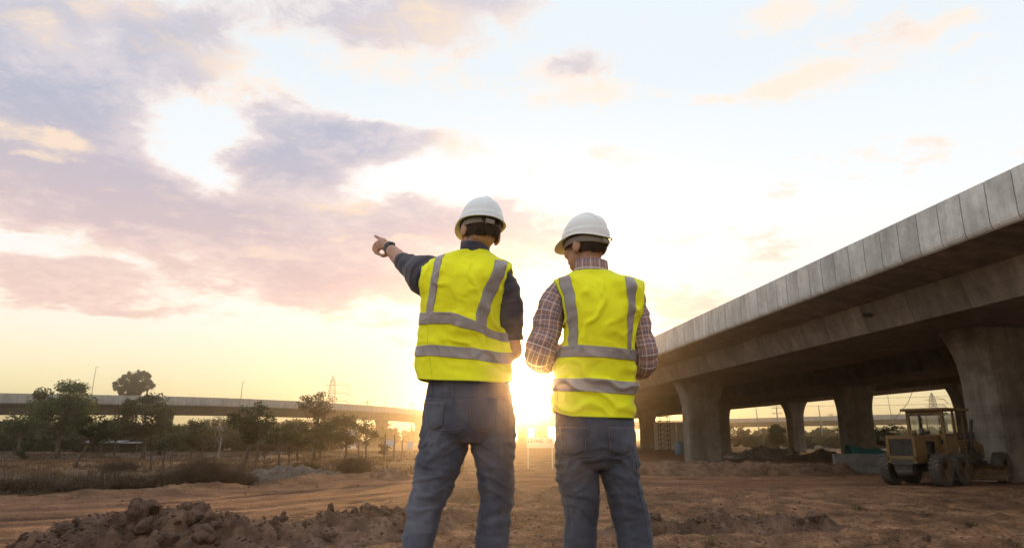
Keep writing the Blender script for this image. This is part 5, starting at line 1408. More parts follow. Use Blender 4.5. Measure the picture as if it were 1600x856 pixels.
    hip = spec['hips']; HR = []
    for (y, xl, xr, dy, dpt) in hip:
        a, b = K(xl, y, dy), K(xr, y, dy); HR.append((np.array([(a[0] + b[0]) / 2, Y0 + dy, a[2]]), (b[0] - a[0]) / 2, dpt))
    B.add(*loft([(c, (w - .02, 0, 0), (0, d - .02, 0)) for c, w, d in HR])[:2])
    body = remesh(B, .0042, 3); displace(body, lambda co, n: .0012 * fbm(co * 40, 2, 3))
    fin('body', body, MAT_SKIN).data.transform(Matrix.Translation(-Vector(org)))
    for s in (-1, 1):
        V, Fc = ellipsoid(hp((s * .031, .079, .002)), (.0115 * hs,) * 3); fin('eye', mesh_from('eye', V - org, Fc), MAT_EYE)
    # hair
    V, Fc = ellipsoid((0, -.014, .010), (.0788, .0965, .108), None, 64, 48); Fk = []
    for f in Fc:
        c = V[list(f)].mean(0)
        low = -.046 + .003 * math.sin(c[0] * 60) + .45 * max(0, c[1] + .02) + (.03 if c[1] > .03 else 0)
        if c[2] > low and c[1] < .07 and c[2] < .062: Fk.append(f)
    nrm = V / np.linalg.norm(V, axis=1)[:, None]
    V = V + nrm * (.0035 * fbm(V * np.array([90, 90, 30]), 3, 6))[:, None] - nrm * (.009 * sstep(-.015, -.07, V[:, 2]))[:, None]
    # short strands combed down over the cap
    rs = np.random.RandomState(spec['seed']); fk = np.array(Fk); pick = rs.randint(0, len(fk), 7000); w = rs.dirichlet([1, 1, 1, 1], 7000)
    P0 = (V[fk[pick]] * w[..., None]).sum(1); N0 = P0 / np.linalg.norm(P0, axis=1)[:, None]
    dn = np.array([0, -.15, -1.0]) - N0 * (N0 @ np.array([0, -.15, -1.0]))[:, None]; dn /= np.linalg.norm(dn, axis=1)[:, None] + 1e-6
    dn = dn + rs.normal(size=dn.shape) * .25; Ls = rs.uniform(.006, .013, (len(P0), 1)) * np.clip(.35 + (P0[:, 2:] + .046) / .05, .3, 1)
    sd = np.cross(N0, dn); sd /= np.linalg.norm(sd, axis=1)[:, None] + 1e-6
    S3 = np.stack([P0 - sd * .0007, P0 + sd * .0007, P0 + dn * Ls + N0 * Ls * rs.uniform(.1, .5, (len(P0), 1))], 1).reshape(-1, 3); nv0 = len(V)
    V = np.concatenate([V, S3]); Fk = Fk + [(nv0 + 3 * q, nv0 + 3 * q + 1, nv0 + 3 * q + 2) for q in range(len(P0))]
    V = (V * hs) @ Rn.T + hc
    fin('hair', mesh_from('hair', V - org, Fk), MAT_HAIR)
    # ---------- shirt
    Sh = Soup()
    n1, n2 = 60, 40
    for front in (False, True):
        Pn = panel(front, .2, nt + .0, n1, n2, -.012, wr=.5)
        uv = np.stack(np.meshgrid(np.linspace(0, .5, n2), np.linspace(0, .6, n1)), -1).reshape(-1, 2)
        Sh.add(Pn.reshape(-1, 3), [tuple(f) for f in grid_faces(n1, n2, front)], uv)
    for slv in spec['sleeves']:
        P = [K(*q[:2], q[2]) for q in slv['pts']]
        V, Fc, UV = loft(tube_rings(P, slv['r'], slv.get('flat', 1.0), sub=12), n=48)
        V = np.array(V); c0 = np.repeat(np.array([r[0] for r in tube_rings(P, slv['r'], slv.get('flat', 1.0), sub=12)]), 48, 0)
        nr = V - c0; nr /= np.linalg.norm(nr, axis=1)[:, None] + 1e-9; q = V - org
        d0 = np.array(P[-1]) - np.array(P[0]); d0 /= np.linalg.norm(d0); al = q @ d0
        V = V + nr * (.008 * fbm(q * 9, 3, slv['seed']) + slv.get('crease', .006) * folds(np.stack([q @ np.cross(d0, [0, 1, 0]) * 6, q[:, 1] * 6, al * slv.get('freq', 22)], -1), (1, 1, 1), slv['seed'] + 3))[:, None]
        Sh.add(V, Fc, UV)
    # collar: stand and folded fall
    cb = K(*spec['collar']['c'], spec['collar'].get('dy', 0.02)); cw, cd, chh, tl = spec['collar']['w'], spec['collar']['d'], spec['collar']['h'], spec['collar']['tilt']
    n = 48; ring = []
    for (k, off, zz) in ((0, .004, -.05), (1, .004, -.02), (2, .003, .012), (3, .0, chh), (4, -.004, chh - .002), (5, -.007, chh - .02)):
        for i in range(n):
            th = 2 * math.pi * i / n
            x, y = (cw + off) * math.cos(th), (cd + off) * math.sin(th)
            z = zz + tl * x - .35 * max(0, y) - .04 * max(0, y)
            ring.append(cb + np.array([x, y, z]))
    V = np.array(ring); uv = [((i % n) * .009, (i // n) * .014) for i in range(len(V))]
    Sh.add(V, [(k * n + i, k * n + (i + 1) % n, (k + 1) * n + (i + 1) % n, (k + 1) * n + i) for k in range(5) for i in range(n)], uv)
    me = mesh_from('shirt', Sh.verts() - org, Sh.F, True)
    lay = me.uv_layers.new(name='UVMap'); li = np.empty(len(me.loops), np.int32); me.loops.foreach_get('vertex_index', li)
    lay.data.foreach_set('uv', np.array(Sh.UV, np.float32)[li].ravel())
    fin('shirt', me, spec['shirt_mat'])
    # ---------- jeans
    J = Soup()
    J.add(*loft([(c, (w, 0, 0), (0, d, 0)) for c, w, d in HR])[:2])
    for R, foot in legs:
        tt = np.arange(len(R)); td = np.linspace(0, len(R) - 1, len(R) * 6)
        C = crom(np.array([r[0] for r in R]), td); W = crom(np.array([r[1] for r in R]), td); Dp = crom(np.array([r[2] for r in R]), td)
        J.add(*loft([(c, (w, 0, 0), (0, d, 0)) for c, w, d in zip(C, W, Dp)])[:2])
    for (px, py, r) in spec['seat']:
        J.add(*ellipsoid(K(px, py, -.035), r))
    jm = remesh(J, .006, 8)
    zk, zc = K(700, 775)[2], K(700, spec['crotch'])[2]
    def jf(co, nr):
        q = co - org; z = co[:, 2]
        knee = np.exp(-((z - zk) / .13) ** 2); under = np.exp(-((z - zc + .03) / .075) ** 2); upper = sstep(zc - .15, zc + .05, z)
        d = .006 * fbm(q * np.array([7, 7, 5]), 3, spec['seed'])
        d = d + (.005 * knee + .002) * folds(q + .03 * fbm(q * 5, 2, 8)[:, None], (7, 7, 17), spec['seed'] + 4) * (1 - .6 * upper)
        sl = np.stack([q[:, 0] * 5 + q[:, 2] * 3, q[:, 1] * 6, q[:, 2] * 22 + np.abs(q[:, 0]) * 14], -1)
        d = d + .008 * under * folds(sl, (1, 1, 1), spec['seed'] + 9) + .003 * folds(q, (16, 16, 24), spec['seed'] + 14)
        sg = np.sign(q[:, 0])
        d = d + crease(q, (.15, .2, .96), 15, spec['seed'] + 21, .0045) * (knee + .25) * (1 - upper) + crease(np.stack([np.abs(q[:, 0]), q[:, 1], q[:, 2]], -1), (.62, 0, .78), 15, spec['seed'] + 31, .0045) * np.exp(-((z - zc - .0) / .11) ** 2)
        return d
    displace(jm, jf)
    Jv = np.empty(len(jm.vertices) * 3, np.float32); jm.vertices.foreach_get('co', Jv)
    bvh = BVHTree.FromPolygons([tuple(v) for v in Jv.reshape(-1, 3)], [tuple(p.vertices) for p in jm.polygons])
    jm.transform(Matrix.Translation(-Vector(org))); jeans = fin('jeans', jm, spec['denim'])
    def drape(px_grid, off):
        """drop a grid of picture points on the back of the jeans"""
        out = np.zeros(px_grid.shape[:2] + (3,))
        for i in range(px_grid.shape[0]):
            for j in range(px_grid.shape[1]):
                p = K(px_grid[i, j, 0], px_grid[i, j, 1], -.35); d = Vector(p - np.array([0, 0, CAMZ])).normalized()
                h = bvh.ray_cast(Vector(p), d)
                q = np.array(h[0]) + np.array(h[1]) * off if h[0] is not None else (out[i, j - 1] if j else p)
                out[i, j] = q
        return out
    def patch(name, G, mat, off, parent):
        P = drape(G, off); n1, n2 = P.shape[:2]
        o = fin(name, mesh_from(name, P.reshape(-1, 3) - org, grid_faces(n1, n2)), mat, parent)
        sm = o.modifiers.new('thickness', 'SOLIDIFY'); sm.thickness = .003; sm.offset = -1
        return o
    for quad in spec['pockets']:
        q = np.array(quad, float); u = np.linspace(0, 1, 14)
        top = q[0] + (q[1] - q[0]) * u[:, None]; bot = q[3] + (q[2] - q[3]) * u[:, None]; bot[:, 1] += 8 * (1 - np.abs(2 * u - 1))
        G = top[None] + (bot - top)[None] * np.linspace(0, 1, 14)[:, None, None]
        pk = patch('back_pocket', G, spec['denim'], .0035, jeans)
        edge = np.concatenate([G[0], G[1:, -1], G[-1, ::-1][1:], G[::-1, 0][1:]])
        P = drape(edge[None], .0055)[0]
        m = MB(); m.tube(P - org, .0011, 5); m.build('stitching', MAT_SEAM, pk, True)
    for line in spec['seams']:
        u = np.linspace(0, len(line) - 1, 40); G = crom(np.array(line, float), u)
        P = drape(G[None], .0012)[0]; m = MB(); m.tube(P - org, .0024, 6); m.build('seam', spec['denim'], jeans, True)
    for (px, py) in spec['loops']:
        P = drape(np.array([[[px, py - 9], [px, py], [px + .5, py + 9]]], float), .004)[0]; m = MB(); m.bar(P[0] - org, P[2] - org, .011, .004, (0, 1, 0)); m.build('belt_loop', spec['denim'], jeans)
    # boots
    for (R, foot), lg in zip(legs, spec['legs']):
        q = Soup(); f = foot
        q.add(*loft(tube_rings([f + np.array([0, -.02, .20]), f + np.array([0, -.02, .10]), f + np.array([0, .0, .055])], [.06, .062, .058]))[:2])
        q.add(*ellipsoid(f + np.array([0, .05, .05]), (.052, .145, .05))); q.add(*ellipsoid(f + np.array([0, .12, .045]), (.055, .085, .043)))
        q.add(*MBsole(f))
        bo = fin('boot', remesh(q, .006, 5), MAT_BOOT); bo.data.transform(Matrix.Translation(-Vector(org)))
        m = MB(); m.add(*MBsole(f - org, .0)); m.build('sole', MAT_WATCH, bo)
    # ---------- vest
    n1, n2 = 160, 120
    Vb = panel(False, 0, nt, n1, n2, .004).reshape(-1, 3); Vf = panel(True, 0, nt, n1, n2, .004).reshape(-1, 3)
    me = mesh_from('vest', np.concatenate([Vb, Vf]) - org, np.concatenate([grid_faces(n1, n2), grid_faces(n1, n2, True, len(Vb))]), True)
    vest = fin('vest', me, MAT_VEST); sm = vest.modifiers.new('thickness', 'SOLIDIFY'); sm.thickness = .004; sm.offset = 0
    def strip(Pn, name='reflective_stripe', mat=MAT_REFLECT):
        a, b = Pn.shape[:2]; o = fin(name, mesh_from(name, Pn.reshape(-1, 3) - org, grid_faces(a, b)), mat, vest)
        s = o.modifiers.new('thickness', 'SOLIDIFY'); s.thickness = .002; s.offset = 0
    for hs_ in spec['h_stripes']:
        xs = np.array([q[0] for q in hs_], float); yt = np.array([q[1] for q in hs_], float); yb = np.array([q[2] for q in hs_], float)
        s = np.linspace(-1, 1, 168); tm = t_of_z(K(720, (yt.mean() + yb.mean()) / 2)[2])
        for front in (False, True):
            pm = surf(np.full(168, tm), s, .004, front, 0); px, _ = proj(pm)
            if front: px = np.full(168, xs.mean())
            o1 = np.interp(px, xs, yt); o2 = np.interp(px, xs, yb); Pn = []
            for f in np.linspace(0, 1, 16):
                yy = o1 * (1 - f) + o2 * f; z = at(px, yy, pm[:, 1])[2] if False else np.array([at(a, b, c)[2] for a, b, c in zip(px, yy, pm[:, 1])])
                if front: z = np.array([K(720, v)[2] for v in yy])
                Pn.append(surf(t_of_z(z), s, .0085, front))
            strip(np.array(Pn))
    for vs in spec['v_stripes']:
        ys = np.array([q[0] for q in vs], float); xl = np.array([q[1] for q in vs], float); xr = np.array([q[2] for q in vs], float)
        ts = np.linspace(t_of_z(K(720, ys.max(), -.1)[2]), t_of_z(K(720, ys.min(), -.06)[2]), 60); lo = []; hi = []
        sg = np.linspace(-1, 1, 160); o = np.argsort(ys)
        for t in ts:
            px, py = proj(surf(np.full(160, t), sg, .004, False, 0)); yy = py[80]
            k = np.maximum.accumulate(px); lo.append(np.interp(np.interp(yy, ys[o], xl[o]), k, sg)); hi.append(np.interp(np.interp(yy, ys[o], xr[o]), k, sg))
        lo, hi = np.array(lo), np.array(hi)
        strip(surf(np.repeat(ts[:, None], 9, 1), lo[:, None] + (hi - lo)[:, None] * np.linspace(0, 1, 9)[None], .0085, False))
        strip(surf(np.repeat(ts[:, None], 9, 1), lo[:, None] + (hi - lo)[:, None] * np.linspace(0, 1, 9)[None], .0085, True))
    for line in spec['v_lines']:
        ys = np.array([q[0] for q in line], float); xs = np.array([q[1] for q in line], float); ts = np.linspace(t_of_z(K(720, ys.max(), -.08)[2]), t_of_z(K(720, ys.min(), -.08)[2]), 40); sv = []
        sg = np.linspace(-1, 1, 200)
        for t in ts:
            px, py = proj(surf(np.full(200, t), sg, .004, False, 0)); sv.append(np.interp(np.interp(py[100], ys, xs), np.maximum.accumulate(px), sg))
        m = MB(); m.tube(surf(ts, np.array(sv), .006, False) - org, .0016, 5); m.build('seam', MAT_PIPING, vest, True)
    # bound edges: armholes, hem, side seam
    for s_ in (-1, 1):
        for front in (False, True):
            tg = np.linspace(spec['arm_t'][0], spec['arm_t'][1], 40); P = surf(tg, np.full(40, float(s_)), .005, front)
            m = MB(); m.tube(P - org, .0042, 6); m.build('edge_binding', MAT_PIPING, vest, True)
    for front in (False, True):
        P = surf(np.zeros(60), np.linspace(-1, 1, 60), .005, front); m = MB(); m.tube(P - org, .0036, 6); m.build('edge_binding', MAT_PIPING, vest, True)
    # ---------- hard hat
    H = spec['hat']; oc = K(*H['c'], H.get('dy', 0.0)); Rt = np.array(Matrix.Rotation(H['yaw'], 3, 'Z') @ Matrix.Rotation(H['pitch'], 3, 'X') @ Matrix.Rotation(H['roll'], 3, 'Y'))
    rx, ry, hh = H['rx'], H['ry'], H['h']; nu, nv = 96, 30; V = []
    prof = [(.0, 1.0)]
    for j in range(nv + 1):
        ph = math.pi / 2 * (1 - j / nv)            # crown first
        cr, sr = math.cos(ph) ** .82, math.sin(ph) ** .95
        for i in range(nu):
            th = 2 * math.pi * i / nu; x, y = rx * cr * math.cos(th), ry * cr * math.sin(th); z = hh * sr
            if H['ridge'] == 3:
                up = sstep(.12, .45, sr); bump_ = sum(math.exp(-((x - q) / .0045) ** 2) for q in (-.024, .024)) * .0065 + .004 * math.exp(-(x / .036) ** 6); z += bump_ * up * (1 if sr > .3 else 0); 
                k = 1 + .0 * up; x *= k
                shelf = sstep(.30, .22, sr) * .004; x += shelf * math.cos(th); y += shelf * math.sin(th)
            else:
                z += (.006 * math.exp(-(x / .014) ** 6)) * sstep(.2, .6, sr); shelf = sstep(.20, .14, sr) * .004; x += shelf * math.cos(th); y += shelf * math.sin(th)
            V.append((x, y, z))
    nr0 = nv + 1
    for (o_, dz) in ((.004, -.004), (.011, -.008), (.0125, -.011), (.011, -.0125), (.0, -.010), (-.004, -.004)):
        for i in range(nu):
            th = 2 * math.pi * i / nu; fr = max(0, math.sin(th)) ** 2.2
            e = o_ + H['visor'] * fr * max(0, min(1, o_ / .011)); x, y = (rx + e) * math.cos(th), (ry + e) * math.sin(th)
            arch = H.get('arch', .012) * abs(math.cos(th)) ** 3
            back = H.get('backdrop', 0.) * max(0, -math.sin(th)) ** 2
            V.append((x, y, dz + arch - back - .016 * fr * max(0, o_ / .011)))
    # let the dome foot follow the arched brim
    V = np.array(V)
    for j in range(nv - 6, nv + 1):
        f = (j - (nv - 6)) / 6
        for i in range(nu):
            th = 2 * math.pi * i / nu; V[j * nu + i, 2] += f * (H.get('arch', .012) * abs(math.cos(th)) ** 3 - H.get('backdrop', 0.) * max(0, -math.sin(th)) ** 2)
    m = nr0 + 6
    Fc = [(j * nu + i, j * nu + (i + 1) % nu, (j + 1) * nu + (i + 1) % nu, (j + 1) * nu + i) for j in range(m - 1) for i in range(nu)]
    W = V @ Rt.T + oc
    hat = fin('hard_hat', mesh_from('hard_hat', W - org, Fc), H['mat']); bm = bmesh.new(); bm.from_mesh(hat.data); bmesh.ops.remove_doubles(bm, verts=bm.verts, dist=1e-5); bmesh.ops.recalc_face_normals(bm, faces=bm.faces); bm.to_mesh(hat.data); bm.free()
    hat.modifiers.new('thickness', 'SOLIDIFY').thickness = .003
    # suspension band round the head
    V = []; n = 64
    for zz, o_ in ((-.006, 0), (-.032, .001), (-.034, -.002), (-.006, -.003)):
        for i in range(n):
            th = 2 * math.pi * i / n; sag = H.get('sag', .012) * max(0, -math.sin(th)) ** 1.5
            V.append(((H['bw'] + o_) * math.cos(th), (H['bl'] + o_) * math.sin(th), zz - sag * (1 if zz < -.02 else .6)))
    V = np.array(V) @ Rt.T + oc
    fin('headband', mesh_from('headband', V - org, [(k * n + i, k * n + (i + 1) % n, ((k + 1) % 4) * n + (i + 1) % n, ((k + 1) % 4) * n + i) for k in range(4) for i in range(n)]), MAT_BAND, hat)
    m = MB(); m.box((0, 0, 0), (.04, .014, .022)); V = np.array(m.v) + np.array([0, -H['bl'] - .003, -.026 - H.get('sag', .012) * .8]); V = V @ Rt.T + oc - org
    MB().add(V, m.f).build('ratchet', MAT_BAND, hat, bevel=.003)
    if 'watch' in spec:
        a, b, r = spec['watch']; A, Bp = K(*a), K(*b); d = (Bp - A) / np.linalg.norm(Bp - A)
        wm = fin('wrist_watch', loft_mesh(tube_rings([A, (A + Bp) / 2, Bp], [r, r * 1.04, r], .92), org), MAT_WATCH)
        m = MB(); u = np.array([0, 0, 1.]) - d * d[2]; u /= np.linalg.norm(u); m.add(*MBcase((A + Bp) / 2 + u * r * 1.02 - org, d, u)); m.build('watch_case', MAT_WATCH, wm, bevel=.002)
    return root
def loft_mesh(rings, org):
    V, Fc, _ = loft(rings); return mesh_from('loft', V - org, Fc, True)
def MBcase(c, d, u):
    b = MB().bar(c - d * .014, c + d * .014, .03, .009, tuple(u)); return b.v, b.f
def MBsole(f, lift=0.0):
    pts = []
    for k in range(20):
        th = 2 * math.pi * k / 20; pts.append((.054 * math.cos(th) * (1 + .12 * math.sin(th)), .15 * math.sin(th) + .05))
    b = MB().prism(pts, 2, .0, .028); return np.array(b.v) + np.array(f), b.f

def crease(q, n, k, seed, amp, sharp=3.6):
    """soft drawn folds: waves across direction n, warped, with pinched crests"""
    n = np.array(n, float); u = q @ n * k + 1.9 * fbm(q * 4.5, 3, seed)
    w = .5 + .5 * np.sin(u * 2 * np.pi)
    return amp * (w ** sharp - .28) * 1.15 * (.35 + .65 * sstep(-.25, .35, fbm(q * np.array([4, 4, 4]) + 9.1, 2, seed + 2)))
def folds_p1(q, tt, s, front):
    d = .011 * fbm(q * np.array([5, 5, 6]), 3, 101)
    # long drags from the right hip up towards the left ribs
    d = d + crease(q, (.52, 0, .85), 9.5, 103, .013) * sstep(-.5, .6, s) * np.exp(-((tt - .22) / .2) ** 2) * (0 if front else 1)
    d = d + crease(q, (.9, 0, -.35), 10, 105, .008) * np.exp(-((tt - .62) / .22) ** 2)
    d = d + crease(q, (.25, 0, .97), 13, 109, .006) * np.exp(-((tt - .05) / .16) ** 2)
    return d * 1.35 + .0035 * folds(q, (13, 13, 11), 107)
def folds_p2(q, tt, s, front):
    d = .011 * fbm(q * np.array([5, 5, 5]), 3, 201)
    d = d + crease(q, (.95, 0, .25), 9, 203, .009) * np.exp(-((tt - .55) / .28) ** 2)
    d = d + crease(q, (.2, 0, .98), 12, 205, .009) * np.exp(-((tt - .10) / .16) ** 2)
    d = d + crease(q, (-.6, 0, .8), 11, 209, .007) * sstep(0, .9, np.abs(s)) * np.exp(-((tt - .34) / .12) ** 2)
    return d * 1.35 + .0035 * folds(q, (12, 12, 10), 207)

def relaxed_hand(px, py, dy, side):
    """fingers of a half closed hand reaching forward from a wrist; picture coordinates with depth"""
    F = [dict(p=[(px, py, dy), (px - side * 6, py - 1, dy + .05), (px - side * 9, py, dy + .09)], r=[.026, .034, .030], flat=.55)]
    for k in range(4):
        o = -6 + 4 * k; L = (.075, .085, .08, .06)[k]
        F.append(dict(p=[(px - side * 8 + o * .4, py - 4 + o, dy + .08), (px - side * 10 + o * .3, py - 4 + o * 1.1, dy + .08 + L * .5), (px - side * 11, py + o, dy + .08 + L * .85), (px - side * 9, py + 5 + o, dy + .085 + L * .9)], r=[.0095, .009, .0085, .0075]))
    F.append(dict(p=[(px - side * 3, py - 5, dy + .02), (px - side * 10, py - 11, dy + .05), (px - side * 13, py - 12, dy + .085)], r=[.013, .011, .0085]))
    return F
P1 = dict(
    Y=2.9, origin=(733, 690), label='worker in charcoal shirt and yellow vest pointing left with outstretched arm', seed=11, crotch=684,
    torso=[(597, 653, 797, .128, 90, .0), (560, 653, 795, .124, 90, .0), (535, 655, 790, .121, 90, -.005), (505, 659, 785, .122, 90, -.012), (478, 662, 783, .124, 86, -.02), (455, 664, 783, .122, 64, -.025),
           (436, 664, 788, .116, 60, -.022), (424, 664, 795, .105, 66, -.015), (414, 668, 791, .092, 80, -.005), (406, 680, 780, .080, 90, .0), (400, 694, 772, .072, 90, .005), (394, 712, 766, .066, 90, .008)],
    hem=[(-1, .020), (-.75, .012), (-.3, .002), (.2, -.004), (.55, -.006), (1, .012)], arm_t=(4.4, 8.3), vest_folds=folds_p1,
    head=dict(c=(751, 362), yaw=.42, roll=.10, pitch=-.02, neck=(743, 398), dy=.02, ndy=.02, s=1.0),
    arms=[dict(pts=[(675, 420, .0), (655, 414, .12), (634, 411, .24), (622, 402, .35), (608, 388, .45), (603, 384, .49)], r=[.040, .038, .036, .039, .028, .027],
               fingers=[dict(p=[(606, 387, .46), (599, 381, .51), (594, 378, .545)], r=[.027, .031, .022], flat=.6), dict(p=[(601, 378, .51), (597, 375, .55), (591, 371.5, .58), (586, 368.5, .605)], r=[.013, .0105, .0092, .0075]),
                        dict(p=[(598, 379, .53), (590, 379, .565), (585, 385, .565), (589, 391, .54)], r=[.012, .011, .010, .0085]), dict(p=[(597, 381, .525), (588, 382, .555), (584, 389, .55), (589, 394, .525)], r=[.012, .011, .010, .0085]),
                        dict(p=[(597, 384, .515), (588, 387, .54), (587, 394, .535), (592, 397, .515)], r=[.0115, .0105, .0095, .008]), dict(p=[(598, 386, .505), (590, 391, .525), (591, 396, .52), (595, 398, .505)], r=[.0105, .0095, .009, .0075]),
                        dict(p=[(606, 389, .455), (606, 395, .46), (601, 399, .48), (595, 399, .50)], r=[.018, .014, .011, .0085])]),
          dict(pts=[(784, 432, .0), (793, 480, -.01), (799, 535, -.01), (800, 548, .02), (788, 540, .15), (778, 530, .24)], r=[.042, .042, .042, .044, .037, .028], fingers=relaxed_hand(776, 528, .25, 1))],
    sleeves=[dict(pts=[(684, 434, -.0), (668, 432, .04), (650, 421, .13), (638, 413, .20), (629, 410, .255)], r=[.085, .090, .062, .046, .040], seed=31, crease=.007, freq=26),
             dict(pts=[(776, 432, -.01), (787, 448, -.012), (794, 478, -.015), (797, 505, -.015), (799, 524, -.012), (799.5, 532, -.010)], r=[.050, .062, .060, .056, .052, .049], seed=35, crease=.006, freq=20)],
    collar=dict(c=(742, 400), w=.064, d=.066, h=.050, tilt=-.16, dy=.012), shirt_mat=MAT_SHIRT,
    hips=[(590, 670, 794, .0, .118), (604, 668, 796, .0, .122), (630, 663, 801, -.005, .130), (655, 660, 805, -.008, .134), (675, 659, 805, -.005, .128), (690, 664, 800, .0, .105)],
    seat=[(698, 655, (.088, .085, .088)), (768, 655, (.088, .085, .088))],
    legs=[dict(rows=[(668, 658, 733, -.005, .105), (690, 657, 733, -.005, .102), (720, 652, 723, .0, .096), (745, 648, 714, .005, .088), (775, 642, 701, .01, .078), (805, 636, 688, .01, .073), (832, 632, 680, .005, .070), (856, 629, 673, .0, .066)], foot=(619, .0)),
          dict(rows=[(668, 735, 805, -.005, .105), (690, 735, 805, -.005, .102), (720, 742, 804, .0, .096), (745, 746, 803, .005, .088), (775, 748, 800, .01, .080), (805, 747, 797, .01, .075), (832, 745, 796, .005, .072), (856, 743, 795, .0, .070)], foot=(766, .02))],
    pockets=[[(666, 628), (695, 629), (692, 664), (668, 662)], [(733, 624), (778, 622), (774, 664), (738, 668)]],
    seams=[[(710, 602), (708, 630), (716, 660), (730, 682)], [(667, 617), (700, 620), (740, 619), (797, 615)], [(665, 664), (690, 672), (728, 668)], [(742, 668), (775, 678), (802, 668)]], loops=[(707, 610), (760, 609), (676, 609)],
    denim=MAT_DENIM[0],
    h_stripes=[[(640, 490, 507), (660, 489, 507), (673, 488, 505.5), (704, 488, 506), (716, 491, 511), (741, 502, 517), (755, 509, 524), (771, 517, 530), (800, 525, 540)], [(640, 542, 559), (652, 541, 558), (673, 538.5, 556), (740, 543, 561), (770, 549, 566), (800, 552, 570)]],
    v_stripes=[[(398, 684, 697), (410, 679, 692), (430, 675, 687), (460, 671, 682), (492, 665, 676)], [(409, 772, 789), (420, 769, 787), (440, 761, 780), (465, 750, 770), (490, 743, 761), (514, 742, 760)]],
    v_lines=[[(508, 668), (540, 671), (565, 674), (596, 677)]],
    hat=dict(c=(752, 351), yaw=.42, roll=.10, pitch=-.10, rx=.096, ry=.116, h=.122, visor=.034, ridge=1, mat=MAT_HAT[0], arch=.006, bw=.087, bl=.105, backdrop=.0, dy=.02, sag=.004),
    watch=((611.5, 391, .425), (607, 387, .452), .0315))
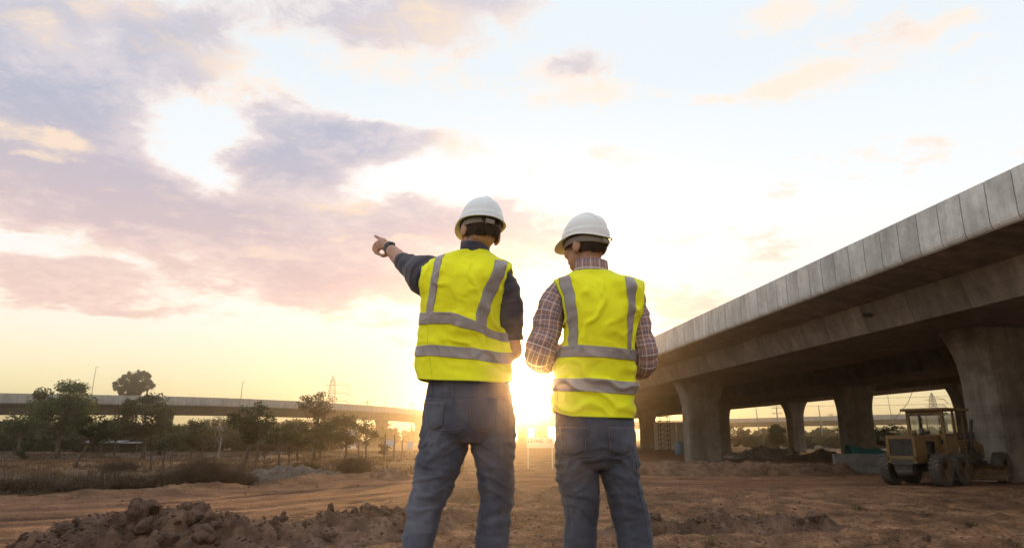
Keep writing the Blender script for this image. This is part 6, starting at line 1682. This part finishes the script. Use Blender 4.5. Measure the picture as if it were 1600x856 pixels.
P2 = dict(
    Y=2.85, origin=(935, 724), label='worker in plaid shirt and yellow vest standing at right, hands in front', seed=23, crotch=722,
    torso=[(648, 866, 990, .122, 90, .0), (615, 866, 990.5, .120, 90, .0), (580, 868, 991, .119, 90, -.004), (548, 876, 991, .120, 90, -.012), (522, 882, 990, .122, 84, -.02), (498, 882, 992, .121, 64, -.024),
           (472, 878, 996, .116, 60, -.022), (452, 873, 996, .106, 64, -.015), (441, 868, 991, .092, 78, -.006), (436, 880, 974, .080, 90, .0), (431, 890, 962, .072, 90, .004), (427, 897, 955, .066, 90, .006)],
    hem=[(-1, .030), (-.7, .010), (-.35, -.006), (.2, -.012), (.7, -.012), (1, -.010)], arm_t=(4.0, 8.2), vest_folds=folds_p2,
    head=dict(c=(915, 386), yaw=.80, roll=.02, pitch=-.02, neck=(919, 424), dy=.02, ndy=.01, s=.92),
    arms=[dict(pts=[(874, 456, .0), (858, 500, -.02), (846, 548, -.03), (846, 556, .01), (862, 552, .14), (874, 545, .24)], r=[.038, .036, .032, .030, .030, .027], fingers=relaxed_hand(876, 546, .25, -1)),
          dict(pts=[(986, 462, .0), (998, 510, -.02), (1006, 560, -.02), (1003, 570, .02), (984, 562, .14), (968, 548, .24)], r=[.036, .034, .030, .028, .030, .027], fingers=relaxed_hand(966, 546, .25, 1))],
    sleeves=[dict(pts=[(882, 452, .0), (870, 466, -.01), (858, 492, -.02), (854, 520, -.025), (845, 544, -.03), (842, 557, -.01), (852, 563, .06), (866, 553, .18)], r=[.048, .058, .062, .057, .060, .056, .052, .045], seed=61, crease=.008, freq=24),
             dict(pts=[(978, 456, .0), (988, 470, -.008), (997, 500, -.015), (1004, 532, -.02), (1008, 556, -.015), (1005, 572, .02), (990, 570, .10), (974, 556, .2)], r=[.046, .050, .046, .046, .046, .045, .045, .042], seed=65, crease=.008, freq=26)],
    collar=dict(c=(924, 427), w=.071, d=.067, h=.052, tilt=-.05, dy=.008), shirt_mat=MAT_PLAID,
    hips=[(636, 870, 988, .0, .114), (652, 868, 990, .0, .120), (675, 868, 992, -.004, .128), (698, 869, 994, -.006, .130), (714, 870, 995, -.004, .124), (728, 876, 990, .0, .104)],
    seat=[(900, 694, (.082, .080, .085)), (962, 694, (.082, .080, .085))],
    legs=[dict(rows=[(706, 869, 932, -.004, .102), (728, 870, 934, -.004, .099), (750, 872, 934, .0, .093), (780, 880, 934, .006, .084), (806, 884, 933, .01, .078), (830, 883, 932, .008, .075), (856, 881, 932, .0, .072)], foot=(902, .02)),
          dict(rows=[(706, 934, 995, -.004, .102), (728, 936, 997, -.004, .099), (750, 943, 998, .0, .093), (780, 951, 1005, .006, .084), (806, 957, 1012, .01, .078), (830, 962, 1017, .008, .075), (856, 966, 1020, .0, .072)], foot=(1006, .0))],
    pockets=[[(876, 668), (918, 668), (914, 704), (880, 702)], [(950, 668), (988, 668), (986, 702), (954, 704)]],
    seams=[[(938, 655), (936, 680), (935, 705), (935, 722)], [(868, 706), (890, 714), (930, 712)], [(940, 712), (965, 716), (993, 706)], [(876, 740), (886, 780), (890, 830), (888, 855)], [(994, 720), (996, 760), (1006, 800), (1014, 850)]], loops=[],
    denim=MAT_DENIM[1],
    h_stripes=[[(850, 548, 562), (882, 541, 558), (900, 538.5, 557), (944, 541, 558), (989, 546.5, 563), (1010, 548, 565)], [(850, 592, 611), (866, 592, 611), (920, 590.5, 610.5), (945, 592.5, 612.5), (991, 597, 615), (1010, 598, 616)]],
    v_stripes=[[(430, 876, 892), (441, 876, 893), (460, 882, 899), (490, 887, 903), (520, 889, 904), (545, 890, 902)], [(437, 972, 986), (450, 974, 990), (470, 978, 990.5), (500, 978, 988), (545, 980, 984)]],
    v_lines=[[(560, 872), (600, 871), (640, 873)]],
    hat=dict(c=(915, 374), yaw=.80, roll=.0, pitch=-.06, rx=.088, ry=.110, h=.106, visor=.034, ridge=3, mat=MAT_HAT[1], arch=.010, bw=.083, bl=.103, backdrop=.012, dy=.02, sag=.012))
person(P1)
person(P2)
# ------------------------------------------------------------------ hazy evening air
HAZE_DENSITY, HAZE_G = 0.0018, 0.971
def haze():
    m = bpy.data.materials.new('haze'); m.use_nodes = True; N, L = m.node_tree.nodes, m.node_tree.links
    N.remove(N['Principled BSDF']); v = N.new('ShaderNodeVolumePrincipled'); v.inputs['Color'].default_value = (.97, .95, .92, 1); v.inputs['Density'].default_value = HAZE_DENSITY; v.inputs['Anisotropy'].default_value = HAZE_G
    L.new(v.outputs[0], N['Material Output'].inputs['Volume'])
    o = MB().box((0, 277, 11.5), (1180, 666, 27)).build('haze', m); tag(o, 'thin warm evening haze filling the air', 'haze', kind='stuff')
haze()
